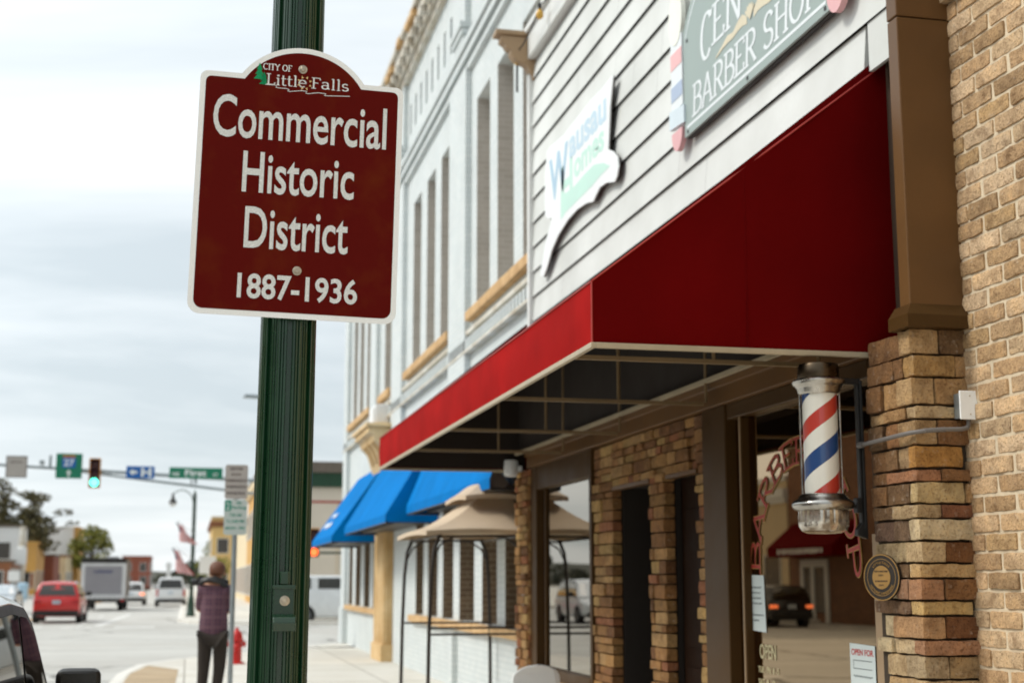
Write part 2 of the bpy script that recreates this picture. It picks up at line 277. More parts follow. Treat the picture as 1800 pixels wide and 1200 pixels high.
# ------------------------------------------------------------------ mesh helpers
def rootloc(o):
    while o.parent: o = o.parent
    return o.location.copy()
class MB:
    def __init__(s): s.v = []; s.f = []; s.c = []; s.m = []; s.hascol = False
    def add(s, vs, fs, col=None, mi=0):
        k = len(s.v); s.v += [tuple(p) for p in vs]; s.f += [tuple(i+k for i in q) for q in fs]; s.m += [mi]*len(fs)
        s.c += [col or (1, 1, 1)]*len(vs)
        if col: s.hascol = True
        return s
    def box(s, x0, x1, y0, y1, z0, z1, col=None, mi=0):
        v = [(x, y, z) for x in (x0, x1) for y in (y0, y1) for z in (z0, z1)]
        return s.add(v, [(0, 1, 3, 2), (4, 6, 7, 5), (0, 4, 5, 1), (2, 3, 7, 6), (0, 2, 6, 4), (1, 5, 7, 3)], col, mi)
    def quad(s, a, b, c, d, col=None, mi=0): return s.add([a, b, c, d], [(0, 1, 2, 3)], col, mi)
    def prism(s, poly, ext, col=None, mi=0):
        n = len(poly); e = Vector(ext); v = [Vector(p) for p in poly]; w = [p+e for p in v]
        f = [tuple(range(n)), tuple(range(2*n-1, n-1, -1))] + [(i, n+i, n+(i+1) % n, (i+1) % n) for i in range(n)]
        return s.add(v+w, f, col, mi)
    def tube(s, pts, r, n=8, cap=True, col=None, mi=0):
        P = [Vector(p) for p in pts]; L = len(P); rr = r if isinstance(r, (list, tuple)) else [r]*L; V = []; F = []
        up = Vector((0, 0, 1)); prev = None
        for i, p in enumerate(P):
            d = (P[min(i+1, L-1)]-P[max(i-1, 0)]).normalized()
            if prev is None: a = d.cross(up if abs(d.z) < .95 else Vector((1, 0, 0))).normalized()
            else: a = (prev - d*prev.dot(d)).normalized()
            prev = a; b = d.cross(a)
            for k in range(n):
                t = 2*math.pi*k/n; V.append(p + (a*math.cos(t)+b*math.sin(t))*rr[i])
        for i in range(L-1):
            for k in range(n): F.append((i*n+k, i*n+(k+1) % n, (i+1)*n+(k+1) % n, (i+1)*n+k))
        if cap: F += [tuple(range(n-1, -1, -1)), tuple((L-1)*n+k for k in range(n))]
        return s.add(V, F, col, mi)
    def lathe(s, prof, o=(0, 0, 0), n=32, axis='z', col=None, mi=0):
        V = []; F = []; L = len(prof)
        for r, h in prof:
            for k in range(n):
                t = 2*math.pi*k/n; a, b = r*math.cos(t), r*math.sin(t)
                p = (a, b, h) if axis == 'z' else ((h, a, b) if axis == 'x' else (a, h, b)); V.append((p[0]+o[0], p[1]+o[1], p[2]+o[2]))
        for i in range(L-1):
            for k in range(n): F.append((i*n+k, i*n+(k+1) % n, (i+1)*n+(k+1) % n, (i+1)*n+k))
        F += [tuple(range(n-1, -1, -1)), tuple((L-1)*n+k for k in range(n))]
        return s.add(V, F, col, mi)
    def grid(s, fn, nu, nv, col=None, mi=0):
        V = [fn(i/nu, j/nv) for j in range(nv+1) for i in range(nu+1)]
        F = [(j*(nu+1)+i, j*(nu+1)+i+1, (j+1)*(nu+1)+i+1, (j+1)*(nu+1)+i) for j in range(nv) for i in range(nu)]
        return s.add(V, F, col, mi)
    def rough(s, x0, x1, y0, y1, z0, z1, cell=.025, amp=.006, rad=.012, col=(1, 1, 1), skip='', fr=9):
        """a rough hewn block: gridded box with rounded arrises and broken faces"""
        cx, cy, cz = (x0+x1)/2, (y0+y1)/2, (z0+z1)/2; hx, hy, hz = (x1-x0)/2, (y1-y0)/2, (z1-z0)/2
        q = lambda h: max(2, min(16, int(2*h/cell)))
        sd = random.random()*50; rad = min(rad, hx*.9, hy*.9, hz*.9)
        def P(a, b, c):
            p = Vector((a*hx, b*hy, c*hz)); i = Vector((max(-hx+rad, min(hx-rad, p.x)), max(-hy+rad, min(hy-rad, p.y)), max(-hz+rad, min(hz-rad, p.z))))
            d = p-i
            if d.length > 1e-9: p = i+d.normalized()*rad
            w = p+Vector((cx, cy, cz))
            nn = mnoise.noise_vector((w*fr)+Vector((sd, sd*.7, 0))) + mnoise.noise_vector((w*fr*3.1)+Vector((0, sd, 3)))*.45
            return w + nn*amp
        D = {'-x': (lambda u, v: P(-1, u, v), hy, hz), '+x': (lambda u, v: P(1, -u, v), hy, hz), '-y': (lambda u, v: P(-u, -1, v), hx, hz),
             '+y': (lambda u, v: P(u, 1, v), hx, hz), '-z': (lambda u, v: P(u, v, -1), hx, hy), '+z': (lambda u, v: P(u, -v, 1), hx, hy)}
        for k, (fn, a, b) in D.items():
            if k in skip.split(','): continue
            s.grid(lambda u, v, fn=fn: fn(1-2*u, 2*v-1), q(a), q(b), col)
    def build(s, name, mats, parent=None, world=True, bevel=0, smooth=None, segs=2):
        me = bpy.data.meshes.new(name); V = s.v
        if world and parent:
            l = rootloc(parent); V = [(p[0]-l.x, p[1]-l.y, p[2]-l.z) for p in V]
        me.from_pydata(V, [], s.f)
        for m in (mats if isinstance(mats, list) else [mats]): me.materials.append(m)
        me.polygons.foreach_set('material_index', s.m)
        if s.hascol:
            a = me.color_attributes.new('Col', 'FLOAT_COLOR', 'POINT'); a.data.foreach_set('color', [q for c in s.c for q in (*c, 1.0)])
        if smooth is not None:
            me.polygons.foreach_set('use_smooth', [True]*len(me.polygons)); me.set_sharp_from_angle(angle=R(smooth))
        me.update(); o = bpy.data.objects.new(name, me); COL.objects.link(o)
        if parent: o.parent = parent
        if bevel:
            b = o.modifiers.new('bevel', 'BEVEL'); b.width = bevel; b.segments = segs; b.limit_method = 'ANGLE'; b.angle_limit = R(40)
        return o
def tag(o, label, cat, group=None):
    o['label'] = label; o['category'] = cat
    if group: o['group'] = group
    return o
def thing(name, label, cat, loc=(0, 0, 0), group=None, rotz=0):
    o = bpy.data.objects.new(name, None); COL.objects.link(o); o.location = loc; o.rotation_euler = (0, 0, rotz); o.empty_display_size = .2
    return tag(o, label, cat, group)
def struct(o): o['kind'] = 'structure'; return o
def copy_tree(o, parent=None):
    c = o.copy(); COL.objects.link(c)
    if parent: c.parent = parent
    for ch in list(o.children): copy_tree(ch, c)
    return c
def part(name, m, parent, fn, **k):
    b = MB(); fn(b); return b.build(name, m, parent, **k)
BOX = lambda *a: (lambda b: b.box(*a))
_fc = {}
def text_geo(s, bold=0.0, res=4):
    k = (s, bold)
    if k not in _fc:
        c = bpy.data.curves.new('lettering', 'FONT'); c.body = s; c.offset = bold; c.resolution_u = res; c.extrude = .5
        o = bpy.data.objects.new('lettering', c); COL.objects.link(o); dg = bpy.context.evaluated_depsgraph_get(); dg.update()
        me = bpy.data.meshes.new_from_object(o.evaluated_get(dg)); v = [tuple(p.co) for p in me.vertices]; f = [tuple(p.vertices) for p in me.polygons]
        bpy.data.objects.remove(o); bpy.data.curves.remove(c); bpy.data.meshes.remove(me); _fc[k] = (v, f)
    return _fc[k]
def lettering(b, s, O, U, V, box, depth=.002, bold=0.0, fn=None, mi=0):
    """text fitted into box (u0,u1,v0,v1) on the plane O + u*U + v*V"""
    v, f = text_geo(s, bold); xs = [p[0] for p in v]; ys = [p[1] for p in v]; x0, x1, y0, y1 = min(xs), max(xs), min(ys), max(ys)
    O, U, V = Vector(O), Vector(U).normalized(), Vector(V).normalized(); Nn = U.cross(V); u0, u1, v0, v1 = box; r = []
    for p in v:
        u = u0+(p[0]-x0)/(x1-x0)*(u1-u0); w = v0+(p[1]-y0)/(y1-y0)*(v1-v0)
        if fn: u, w = fn(u, w)
        r.append(O+U*u+V*w+Nn*(depth*(p[2]+.5)))
    b.add(r, f, None, mi)
# a broad-nib serif alphabet: strokes in a unit box, thick on verticals
def arc(cx, cy, rx, ry, a0, a1, n=12): return [(cx+rx*math.cos(R(a0+(a1-a0)*i/n)), cy+ry*math.sin(R(a0+(a1-a0)*i/n))) for i in range(n+1)]
def sf(x, y, w=.13): return [(x-w, y), (x+w, y)]
GL = {
 'B': (.62, [[(.14, 0), (.14, 1)], sf(.12, 0), sf(.12, 1), [(.14, 1)]+arc(.3, .76, .24, .24, 90, -90)+[(.14, .52)], [(.14, .52)]+arc(.32, .26, .28, .26, 90, -90)+[(.14, 0)]]),
 'A': (.72, [[(.08, 0), (.36, 1)], [(.36, 1), (.64, 0)], [(.18, .34), (.54, .34)], sf(.08, 0, .1), sf(.64, 0)]),
 'R': (.66, [[(.14, 0), (.14, 1)], sf(.12, 0), sf(.12, 1), [(.14, 1)]+arc(.3, .74, .25, .26, 90, -90)+[(.14, .48)], [(.3, .48), (.6, 0)], sf(.6, 0, .08)]),
 'E': (.58, [[(.14, 0), (.14, 1)], sf(.12, 0), sf(.12, 1), [(.14, 1), (.52, 1), (.54, .8)], [(.14, .52), (.42, .52)], [(.14, 0), (.54, 0), (.56, .22)]]),
 'S': (.56, [arc(.28, .74, .2, .26, 20, 270, 14)+arc(.28, .24, .22, .24, 90, -160, 14)]),
 'H': (.74, [[(.14, 0), (.14, 1)], [(.6, 0), (.6, 1)], [(.14, .52), (.6, .52)], sf(.14, 0), sf(.14, 1), sf(.6, 0), sf(.6, 1)]),
 'O': (.74, [arc(.36, .5, .3, .5, 0, 360, 28)]), 'P': (.6, [[(.14, 0), (.14, 1)], sf(.14, 0), sf(.12, 1), [(.14, 1)]+arc(.3, .73, .26, .27, 90, -90)+[(.14, .46)]]),
 'C': (.68, [arc(.36, .5, .3, .5, 45, 315, 24), [(.58, .84), (.6, .98)]]), 'N': (.76, [[(.14, 0), (.14, 1)], [(.14, 1), (.62, 0)], [(.62, 0), (.62, 1)], sf(.14, 0), sf(.12, 1), sf(.62, 1)]),
 'I': (.3, [[(.15, 0), (.15, 1)], sf(.15, 0), sf(.15, 1)]), 'T': (.62, [[(.31, 0), (.31, 1)], sf(.31, 0), [(.02, .82), (.04, 1), (.58, 1), (.6, .82)]]),
 'Y': (.64, [[(.06, 1), (.32, .5)], [(.58, 1), (.32, .5)], [(.32, .5), (.32, 0)], sf(.32, 0), sf(.06, 1, .09), sf(.58, 1, .09)]),
 'L': (.58, [[(.16, 0), (.16, 1)], sf(.16, 1), [(.04, 0), (.5, 0), (.54, .2)]]), 'F': (.56, [[(.16, 0), (.16, 1)], sf(.16, 0), [(.04, 1), (.5, 1), (.52, .82)], [(.16, .52), (.42, .52)]]),
 'i': (.3, [[(.15, 0), (.15, .66)], sf(.15, 0, .1), [(.05, .62), (.15, .66)], arc(.15, .9, .035, .05, 0, 360, 8)]),
 't': (.36, [[(.14, .95), (.14, .12)]+arc(.25, .12, .11, .12, 180, 320, 6), [(.02, .64), (.32, .64)]]), 'l': (.3, [[(.15, 0), (.15, 1.05)], sf(.15, 0, .1), [(.05, 1.0), (.15, 1.05)]]),
 'e': (.54, [[(.08, .36), (.48, .36)]+arc(.28, .34, .2, .33, 5, 310, 18)]), 'a': (.56, [arc(.24, .5, .16, .16, 160, 10, 8)+[(.42, .1), (.5, .02)], arc(.24, .19, .16, .18, 45, 360, 14)]),
 's': (.44, [arc(.22, .49, .14, .17, 25, 260, 10)+arc(.22, .17, .16, .17, 85, -160, 10)]), ' ': (.34, [])}
def serif(b, s, O, U, V, box, thick=.1, thin=.035, depth=.002, shear=0.0, fn=None, off=0.0, mi=0, col=None):
    O, U, V = Vector(O), Vector(U).normalized(), Vector(V).normalized(); Nn = U.cross(V)
    tw = sum(GL[c][0] for c in s); u0, u1, v0, v1 = box; sx = (u1-u0)/tw; sy = v1-v0; x = 0; layer = 0
    for ch in s:
        w, st = GL[ch]
        for pl in st:
            layer += 1; d = off+depth+layer % 7*.00006*max(1, sy*8); Vv = []
            for i, p in enumerate(pl):
                a = pl[max(0, i-1)]; c = pl[min(len(pl)-1, i+1)]; dx, dy = (c[0]-a[0])*sx, (c[1]-a[1])*sy; L = math.hypot(dx, dy) or 1
                h = (thin+(thick-thin)*abs(dy)/L)*sy*.5; nx, ny = -dy/L*h, dx/L*h
                for g in (1, -1):
                    u = u0+(x+p[0])*sx+nx*g + shear*p[1]*sy; v = v0+p[1]*sy+ny*g
                    if fn: u, v = fn(u, v)
                    Vv.append(O+U*u+V*v+Nn*d)
            b.add(Vv, [(2*i, 2*i+1, 2*i+3, 2*i+2) for i in range(len(pl)-1)], col, mi)
        x += w
def squiggle(b, O, U, V, u0, u1, v, h, depth=.002, seed=1, wth=.012):
    rnd = random.Random(seed); n = 26; O, U, V = Vector(O), Vector(U).normalized(), Vector(V).normalized(); Nn = U.cross(V); P = []
    for i in range(n): P.append((u0+(u1-u0)*i/(n-1), v+h*.5*math.sin(i*1.9)*(.5+.5*rnd.random())))
    Vv = []
    for i, p in enumerate(P):
        for g in (1, -1): Vv.append(O+U*p[0]+V*(p[1]+g*wth)+Nn*depth)
    b.add(Vv, [(2*i, 2*i+1, 2*i+3, 2*i+2) for i in range(n-1)])
def wordbar(b, O, U, V, u0, u1, v0, v1, n, depth=.0015, seed=0):
    """a line of print too small to read: letter-sized marks"""
    O, U, V = Vector(O), Vector(U).normalized(), Vector(V).normalized(); Nn = U.cross(V)*depth; rnd = random.Random(seed+n); w = (u1-u0)/n
    for i in range(n):
        a = u0+w*i; c = a+w*(.5+.25*rnd.random()); lo = v0+(v1-v0)*rnd.choice((0, 0, .1))
        b.add([O+U*a+V*lo+Nn, O+U*c+V*lo+Nn, O+U*c+V*v1+Nn, O+U*a+V*v1+Nn], [(0, 1, 2, 3)])
# ================================================================== SETTING
Z0 = .13                                              # pavement level above the roadway
M['ground'] = mat('town ground', S('8f8b80'), .9, .25, .05)
struct(part('ground', M['ground'], None, lambda b: b.quad((-1500, -60, -.02), (1500, -60, -.02), (1500, 2500, -.02), (-1500, 2500, -.02))))
def road(b):
    b.quad((-14.5, -30, 0), (6, -30, 0), (6, 700, 0), (-14.5, 700, 0))
    b.quad((6, 26, 0), (80, 26, 0), (80, 56, 0), (6, 56, 0)); b.quad((-80, 26, 0), (-14.5, 26, 0), (-14.5, 54, 0), (-80, 54, 0))
struct(part('road', M['asphalt'], None, road))
def lines(b):
    z = .004
    for y in range(2, 27, 9): b.box(-3.95, -3.83, y, y+3, z, z+.002)
    for (x0, x1) in ((-5.0, -3.15),): b.box(x0, x1, 30.6, 31.5, z, z+.002)                       # stop bar pieces
    b.box(-9.6, -5.9, 27.8, 28.3, z, z+.002); b.box(-2.75, -1.3, 23.4, 24.1, z, z+.002)
    for x0, x1 in ((-6.9, -5.0), (-4.4, -3.3), (-2.5, -1.1)): b.box(x0, x1, 53.2, 54.6, z, z+.002)
    for y in range(56, 250, 12): b.box(-3.95, -3.8, y, y+4, z, z+.002)
    b.add([(-3.4, 54.9, z+.002), (-3.0, 54.9, z+.002), (-2.6, 74, z+.002), (-2.9, 74, z+.002)], [(0, 1, 2, 3)])
    for y in range(60, 110, 7): b.box(-2.0, -.5, y, y+.12, z, z+.002)
struct(part('road_markings', M['white_line'], None, lines))
def ylines(b):
    for x in (-6.75, -6.5):
        b.box(x, x+.11, -25, 26, .004, .006); b.box(x, x+.11, 56, 500, .004, .006)
struct(part('centre_lines', M['yellow_line'], None, ylines))
kerb1 = [(-.45, -30), (-.45, 11), (-.62, 14), (-1.02, 18), (-1.12, 21), (-1.08, 25), (-.85, 27.6), (-.2, 29.4), (.9, 31.4), (2.2, 33.6), (3.6, 35.8), (5.5, 37.4), (9, 38), (80, 38)]
def slab(line, far, name, kw=.16):
    inn = []
    for i, p in enumerate(line):
        a = Vector(line[max(0, i-1)]); c = Vector(line[min(len(line)-1, i+1)]); d = (c-a).normalized(); nrm = Vector((d.y, -d.x)); inn.append((p[0]+nrm.x*kw, p[1]+nrm.y*kw))
    b = MB(); b.add([(x, y, Z0) for x, y in inn]+[(x, y, Z0) for x, y in far], [tuple(range(len(inn)+len(far)))]); struct(b.build('pavement', M['walk']))
    k = MB()
    for i in range(len(line)-1):
        a, c, p, q = line[i], line[i+1], inn[i], inn[i+1]
        k.quad((*a, Z0+.003), (*c, Z0+.003), (*q, Z0+.003), (*p, Z0+.003)); k.quad((*a, 0), (*c, 0), (*c, Z0+.003), (*a, Z0+.003))
    struct(k.build('kerb', M['kerb']))
M['kerb'] = mat('pale kerb concrete', S('dddad2'), .85, .12, 2, None, 40, .3)
slab(kerb1, [(80, 60), (30, 45), (16, 40.5), (16, -30)], 'pavement')
kerb2 = [(80, 55), (6, 55), (3, 55.3), (1.2, 56.3), (.1, 58), (-.35, 61), (-.4, 700)]
slab(kerb2, [(14, 700), (80, 700)], 'pavement')
kerb3 = [(-14.6, 700), (-14.6, 57), (-16, 54.5), (-19, 53.5), (-80, 53.5)]
slab(kerb3, [(-80, 700)], 'pavement')
kerb4 = [(-80, 26), (-19, 26), (-16, 25), (-14.6, 22), (-14.6, -30)]
slab(kerb4, [(-80, -30)], 'pavement')
M['paver'] = brickmat('buff pavers', S('b9a486'), S('a8906f'), S('8f8068'), .2, .1, .006, .85, .3)
struct(part('paver_bed', M['paver'], None, lambda b: b.add([(-.92, 19.5, Z0+.004), (-.15, 19.5, Z0+.004), (-.1, 26.0, Z0+.004), (-.65, 27.3, Z0+.004), (-.88, 25, Z0+.004)], [(0, 1, 2, 3, 4)])))
struct(part('hills', mat('far slope', (.05, .05, .03), .9), None, lambda b: b.grid(lambda u, v: (-260+560*u, 560+300*v, 1+12*math.sin(v*1.57)*(.7+.3*math.sin(u*9))), 24, 6), smooth=60))
# ------------------------------------------------------------------ brick building on the right
XB = 3.87
bb = thing('brick_building', 'tan split-face brick building wall at the right edge, beside the stone pillar', 'building', (XB, 3, Z0))
part('mortar_bed', M['mortar'], bb, BOX(XB-.003, XB+.25, -1.5, 6.62, Z0-.1, 7.4))
part('building_mass', M['dark_mortar'], bb, BOX(XB+.26, 13, -1.5, 6.6, Z0-.1, 7.0))
BC = [S('b29470'), S('ac8d69'), S('ba9d7a'), S('a08360'), S('b49a79'), S('a58862'), S('bfa585')]
def bricks(b):
    row = 0; z = .30
    while z < 5.4:
        y = 6.60 - (0 if row % 2 else .15); c = 0
        if row % 2 == 0: spans = [(y, 6.60-.004)]
        else: spans = []
        while y > (4.9 if z > .9 else 5.3): spans.append((y-.285, y-.012)); y -= .297
        for a, d in spans:
            col = random.choice(BC); k = random.uniform(.82, 1.12); col = tuple(q*k for q in col)
            pr = XB-.013+random.uniform(-.004, .004)
            if abs(z-(.30+.0935*47)) < .05: pr -= .045
            b.rough(pr, XB+.05, a, d, z, z+.081, .021, .0055, .009, col, '+x', 14)
        z += .0935; row += 1
part('brick_facing', M['brick'], bb, bricks, smooth=50)
def bricks2(b):
    row = 0; z = .30
    while z < 5.4:
        y = (4.9 if z > .9 else 5.3) - (.0 if row % 2 else .15)
        while y > 1.2:
            col = random.choice(BC); k = random.uniform(.82, 1.12); b.box(XB-.01, XB+.05, y-.285, y-.012, z, z+.081, tuple(q*k for q in col)); y -= .297
        z += .0935; row += 1
part('plain_brick_facing', M['brick'], bb, bricks2)
# ------------------------------------------------------------------ barber shop building
XF = 3.7
bs = thing('barber_shop_building', 'one storey shop with white lap siding above stone veneer and dark shopfront windows', 'building', (XF, 11, Z0))
part('building_mass', M['brown_in'], bs, lambda b: (b.box(8.0, 14, 6.7, 15.2, Z0, 7.2), b.box(3.78, 8.0, 6.7, 15.2, 3.02, 7.2)))
part('floor', M['brown_in'], bs, BOX(3.7, 8.0, 6.7, 15.2, Z0+.004, Z0+.05))
def siding(b):
    z = 3.05; zs = [4.79-.283*k for k in range(1, 0, -1)]+[4.79+.283*k for k in range(0, 10)]
    for z in zs:
        t = min(z+.283, 7.52)
        for y0, y1 in (((7.13 if z < 4.6 else 6.645), 15.24),):
            b.add([(3.664, y0, z), (3.664, y1, z), (3.688, y1, t), (3.688, y0, t), (3.70, y0, z), (3.70, y1, z), (3.70, y1, t), (3.70, y0, t)],
                  [(0, 1, 2, 3), (0, 3, 7, 4), (1, 5, 6, 2)])
part('siding', M['siding'], bs, lambda b: (siding(b), b.box(3.676, 3.70, 6.645, 7.085, 4.50, 4.788)))
rj = random.Random(5)
for k in range(-1, 10):
    for y in (rj.uniform(7.6, 11), rj.uniform(11, 15)):
        z = 4.79+.283*k; part('butt_joint', M['joint_grey'], bs, lambda b: b.add([(3.6635, y, z+.004), (3.6635, y+.004, z+.004), (3.6865, y+.004, z+.27), (3.6865, y, z+.27)], [(0, 1, 2, 3)]))
part('sheathing', M['shadow_edge'], bs, lambda b: (b.box(3.702, 3.776, 7.13, 15.24, 3.05, 4.6), b.box(3.702, 3.776, 6.65, 15.24, 4.6, 7.55)))  # dark sheathing shows through the open laps as their shadow lines
part('corner_trim', M['white_trim'], bs, BOX(3.625, 3.78, 15.243, 15.34, 2.9, 7.52), bevel=.006)
part('frieze_board', M['white_trim'], bs, lambda b: (b.box(3.60, 3.776, 6.65, 15.34, 7.56, 7.86), b.box(3.56, 3.80, 6.6, 15.36, 7.86, 7.93)), bevel=.008)
def bracket(b):
    pf = [(3.28, 7.83), (3.28, 7.76), (3.33, 7.73), (3.35, 7.69), (3.40, 7.66), (3.40, 7.62), (3.44, 7.56), (3.50, 7.53), (3.56, 7.51), (3.60, 7.47), (3.62, 7.42), (3.66, 7.38), (3.66, 7.33), (3.74, 7.33), (3.74, 7.83)]
    b.prism([(x, 15.18, z) for x, z in pf], (0, .15, 0)); b.box(3.22, 3.74, 15.15, 15.36, 7.835, 7.89)
part('cornice_bracket', M['tan_trim'], bs, bracket, bevel=.008)
part('fascia_beam', M['taupe'], bs, lambda b: (b.box(3.60, 3.78, 7.12, 15.28, 2.87, 3.045), b.box(3.575, 3.60, 7.12, 15.28, 2.99, 3.04)), bevel=.005)
# pilaster clad in taupe metal above the stone pillar
def clad(b):
    b.box(3.56, XB+.03, 6.535, 6.642, 3.04, 4.600); b.box(3.557, XB+.03, 6.532, 6.642, 4.606, 6.9)
pc = part('pilaster_cladding', M['taupe'], bs, clad, bevel=.006)
part('base_flashing', M['taupe_dark'], pc, lambda b: b.add([(3.56, 6.532, 3.05), (3.90, 6.532, 3.05), (3.90, 6.70, 3.05), (3.56, 6.70, 3.05), (3.52, 6.49, 2.99), (3.90, 6.49, 2.99), (3.90, 6.70, 2.99), (3.52, 6.70, 2.99), (3.52, 6.49, 2.925), (3.90, 6.49, 2.925), (3.90, 6.70, 2.925), (3.52, 6.70, 2.925)],
     [(0, 1, 5, 4), (3, 0, 4, 7), (4, 5, 9, 8), (7, 4, 8, 11), (8, 9, 10, 11)]))
# ---- stone pillar, course by course from the photograph
T = [S('b5966c'), S('a98458'), S('bfa67f'), S('c6b08c'), S('9c7444')]; RED = S('9c6b4e'); BRN = S('6f4d2e'); DK = S('5d4630'); ORG = S('b07f40'); CR = S('c9b794'); PUR = S('6b5240')
YC, XC = 6.555, 3.565
#  z0,z1, corner stone (front length, side length, colour), side rest [(to, colour)], front rest [(to, colour)]
CS = [(2.795, 2.925, .13, .155, T[0], [(.335, DK)], [(.5, BRN)]),
 (2.68, 2.79, .10, .235, S('a07e4e'), [(.335, T[1])], [(.2, BRN), (.5, BRN)]),
 (2.535, 2.675, .17, .12, T[0], [(.335, T[1])], [(.33, T[1]), (.5, BRN)]),
 (2.465, 2.53, .09, .31, T[2], [(.335, T[1])], [(.33, T[1]), (.5, T[0])]),
 (2.33, 2.46, .19, .125, S('a88a62'), [(.335, S('7b5534'))], [(.33, S('8d633f')), (.5, DK)]),
 (2.215, 2.325, .08, .265, ORG, [], [(.2, S('9d8462')), (.33, S('77593b')), (.5, BRN)]),
 (2.145, 2.21, .33, .135, RED, [(.335, S('7d5533'))], [(.5, BRN)]),
 (2.035, 2.14, .08, .265, S('bda679'), [(.335, T[1])], [(.32, DK), (.5, BRN)]),
 (1.96, 2.03, .27, .125, S('ab9470'), [(.335, S('774733'))], [(.5, DK)]),
 (1.85, 1.955, .10, .30, CR, [], [(.28, S('5f4c3d')), (.5, S('54403a'))]),
 (1.74, 1.845, .16, .135, T[2], [(.335, S('6b4020'))], [(.5, S('a89572'))]),
 (1.665, 1.735, .115, .305, S('bc9b6c'), [], [(.30, DK), (.5, CR)]),
 (1.555, 1.66, .13, .12, S('9f7355'), [(.335, S('7a5230'))], [(.25, S('8f6a52')), (.5, CR)]),
 (1.48, 1.55, .13, .28, S('bb9d68'), [], [(.52, PUR)]),
 (1.365, 1.475, .31, .12, S('ad8761'), [(.335, S('64391f'))], [(.44, CR)]),
 (1.285, 1.36, .10, .315, S('a27659'), [], [(.33, T[3]), (.5, CR)]),
 (1.17, 1.28, .20, .13, S('ab9879'), [(.335, S('9c8460'))], [(.42, T[2])]),
 (1.06, 1.165, .1, .3, T[2], [], [(.4, T[0])]), (.96, 1.055, .2, .14, T[1], [(.335, BRN)], [(.45, T[3])]), (.85, .955, .12, .25, RED, [], [(.4, T[2])]),
 (.74, .845, .2, .15, T[2], [(.335, T[1])], [(.44, DK)]), (.64, .735, .1, .3, T[0], [], [(.4, T[3])]), (.52, .635, .2, .14, ORG, [(.335, BRN)], [(.44, T[1])]), (.4, .515, .13, .27, T[3], [], [(.4, T[0])]), (.26, .395, .2, .16, T[1], [(.335, T[2])], [(.44, BRN)]), (.13, .255, .2, .3, T[0], [], [(.44, T[2])])]
def tone(c, k=.17): q = S('a88257'); return tuple(c[i]+(q[i]-c[i])*k for i in range(3))
def pillar(b):
    g = .005
    for z0, z1, fl, sl_, c, side, front in CS:
        c = tone(c); side = [(e, tone(q)) for e, q in side]; front = [(e, tone(q)) for e, q in front]
        dx, dy = random.uniform(-.010, .008), random.uniform(-.012, .008); t = random.uniform(-.004, .004)
        b.rough(XC+dx, XC+sl_, YC+dy, YC+fl, z0+g*.5, z1-g*.5+t*.4, .016, .0065, .006, c, '+x,+y', 13)
        p = sl_
        for e, cc in side: b.rough(XC+p+g, XC+e, YC+random.uniform(-.010, .014), YC+.08, z0+g*.5, z1-g*.5, .017, .006, .006, cc, '+y,+x', 13); p = e
        p = fl
        for e, cc in front: b.rough(XC+random.uniform(-.010, .016), XC+.08, YC+p+g, YC+e, z0+g*.5, z1-g*.5, .018, .006, .006, cc, '+x,+y', 13); p = e
sp_ = part('stone_pillar', M['stone'], bs, pillar, smooth=48)
part('mortar_core', M['dark_mortar'], sp_, lambda b: (b.box(XC+.03, XC+.36, YC+.035, YC+.5, Z0, 2.92),))
part('corner_mortar', M['mortar'], sp_, lambda b: [b.rough(3.868, 3.91, 6.52+.015*math.sin(i*2.1), 6.62, .2+i*.30, .505+i*.30, .03, .010, .015, S('6b573c'), '+x,+y') for i in range(9)], smooth=60)
# ---- generic ledge stone facing on planes x = const
PAL = [S('ab8352'), S('966c3e'), S('b59160'), S('85592f'), S('a17845'), S('74492a'), S('b8985f'), S('8f6238'), S('95573a')]
def ledge(b, x, y0, y1, z0, z1, hmin=.06, hmax=.12, lmin=.12, lmax=.34, depth=.07, cell=.045, face='x'):
    z = z0
    while z < z1-.02:
        h = min(random.uniform(hmin, hmax), z1-z)
        if z1-z-h < .035: h = z1-z
        y = y0
        while y < y1-.01:
            l = min(random.uniform(lmin, lmax), y1-y)
            if y1-y-l < .07: l = y1-y
            c = tone(random.choice(PAL), .25); k = random.uniform(.75, 1.1); c = tuple(q*k for q in c); pr = random.uniform(-.02, .012)
            if face == 'x': b.rough(x+pr, x+depth, y+.003, y+l-.003, z+.003, z+h-.003, cell, .006, .01, c, '+x')
            else: b.rough(y+.003, y+l-.003, x+pr, x+depth, z+.003, z+h-.003, cell, .006, .01, c, '+y')
            y += l
        z += h
part('stone_veneer', M['stone'], bs, lambda b: (ledge(b, 3.60, 15.28, 15.82, Z0, 2.86, depth=.5), ledge(b, 15.26, 3.615, 3.78, Z0, 2.86, face='y', depth=.05, lmin=.1),
      ledge(b, 3.66, 12.22, 12.84, Z0, 2.86, lmin=.2, lmax=.5, depth=.09), ledge(b, 3.655, 10.76, 11.16, Z0, 2.5, depth=.09), ledge(b, 3.66, 9.84, 10.03, Z0, 2.86, depth=.14),
      ledge(b, 3.66, 10.03, 12.22, 2.47, 2.865, depth=.10), ledge(b, 3.66, 7.1, 9.3, Z0, .50, depth=.1), ledge(b, 3.66, 12.84, 15.26, Z0, .66, depth=.1)), smooth=50)
part('door_head_trim', M['taupe'], bs, lambda b: (b.box(3.655, 3.72, 10.03, 10.74, 2.44, 2.472), b.box(3.655, 3.72, 11.16, 12.2, 2.44, 2.472)))
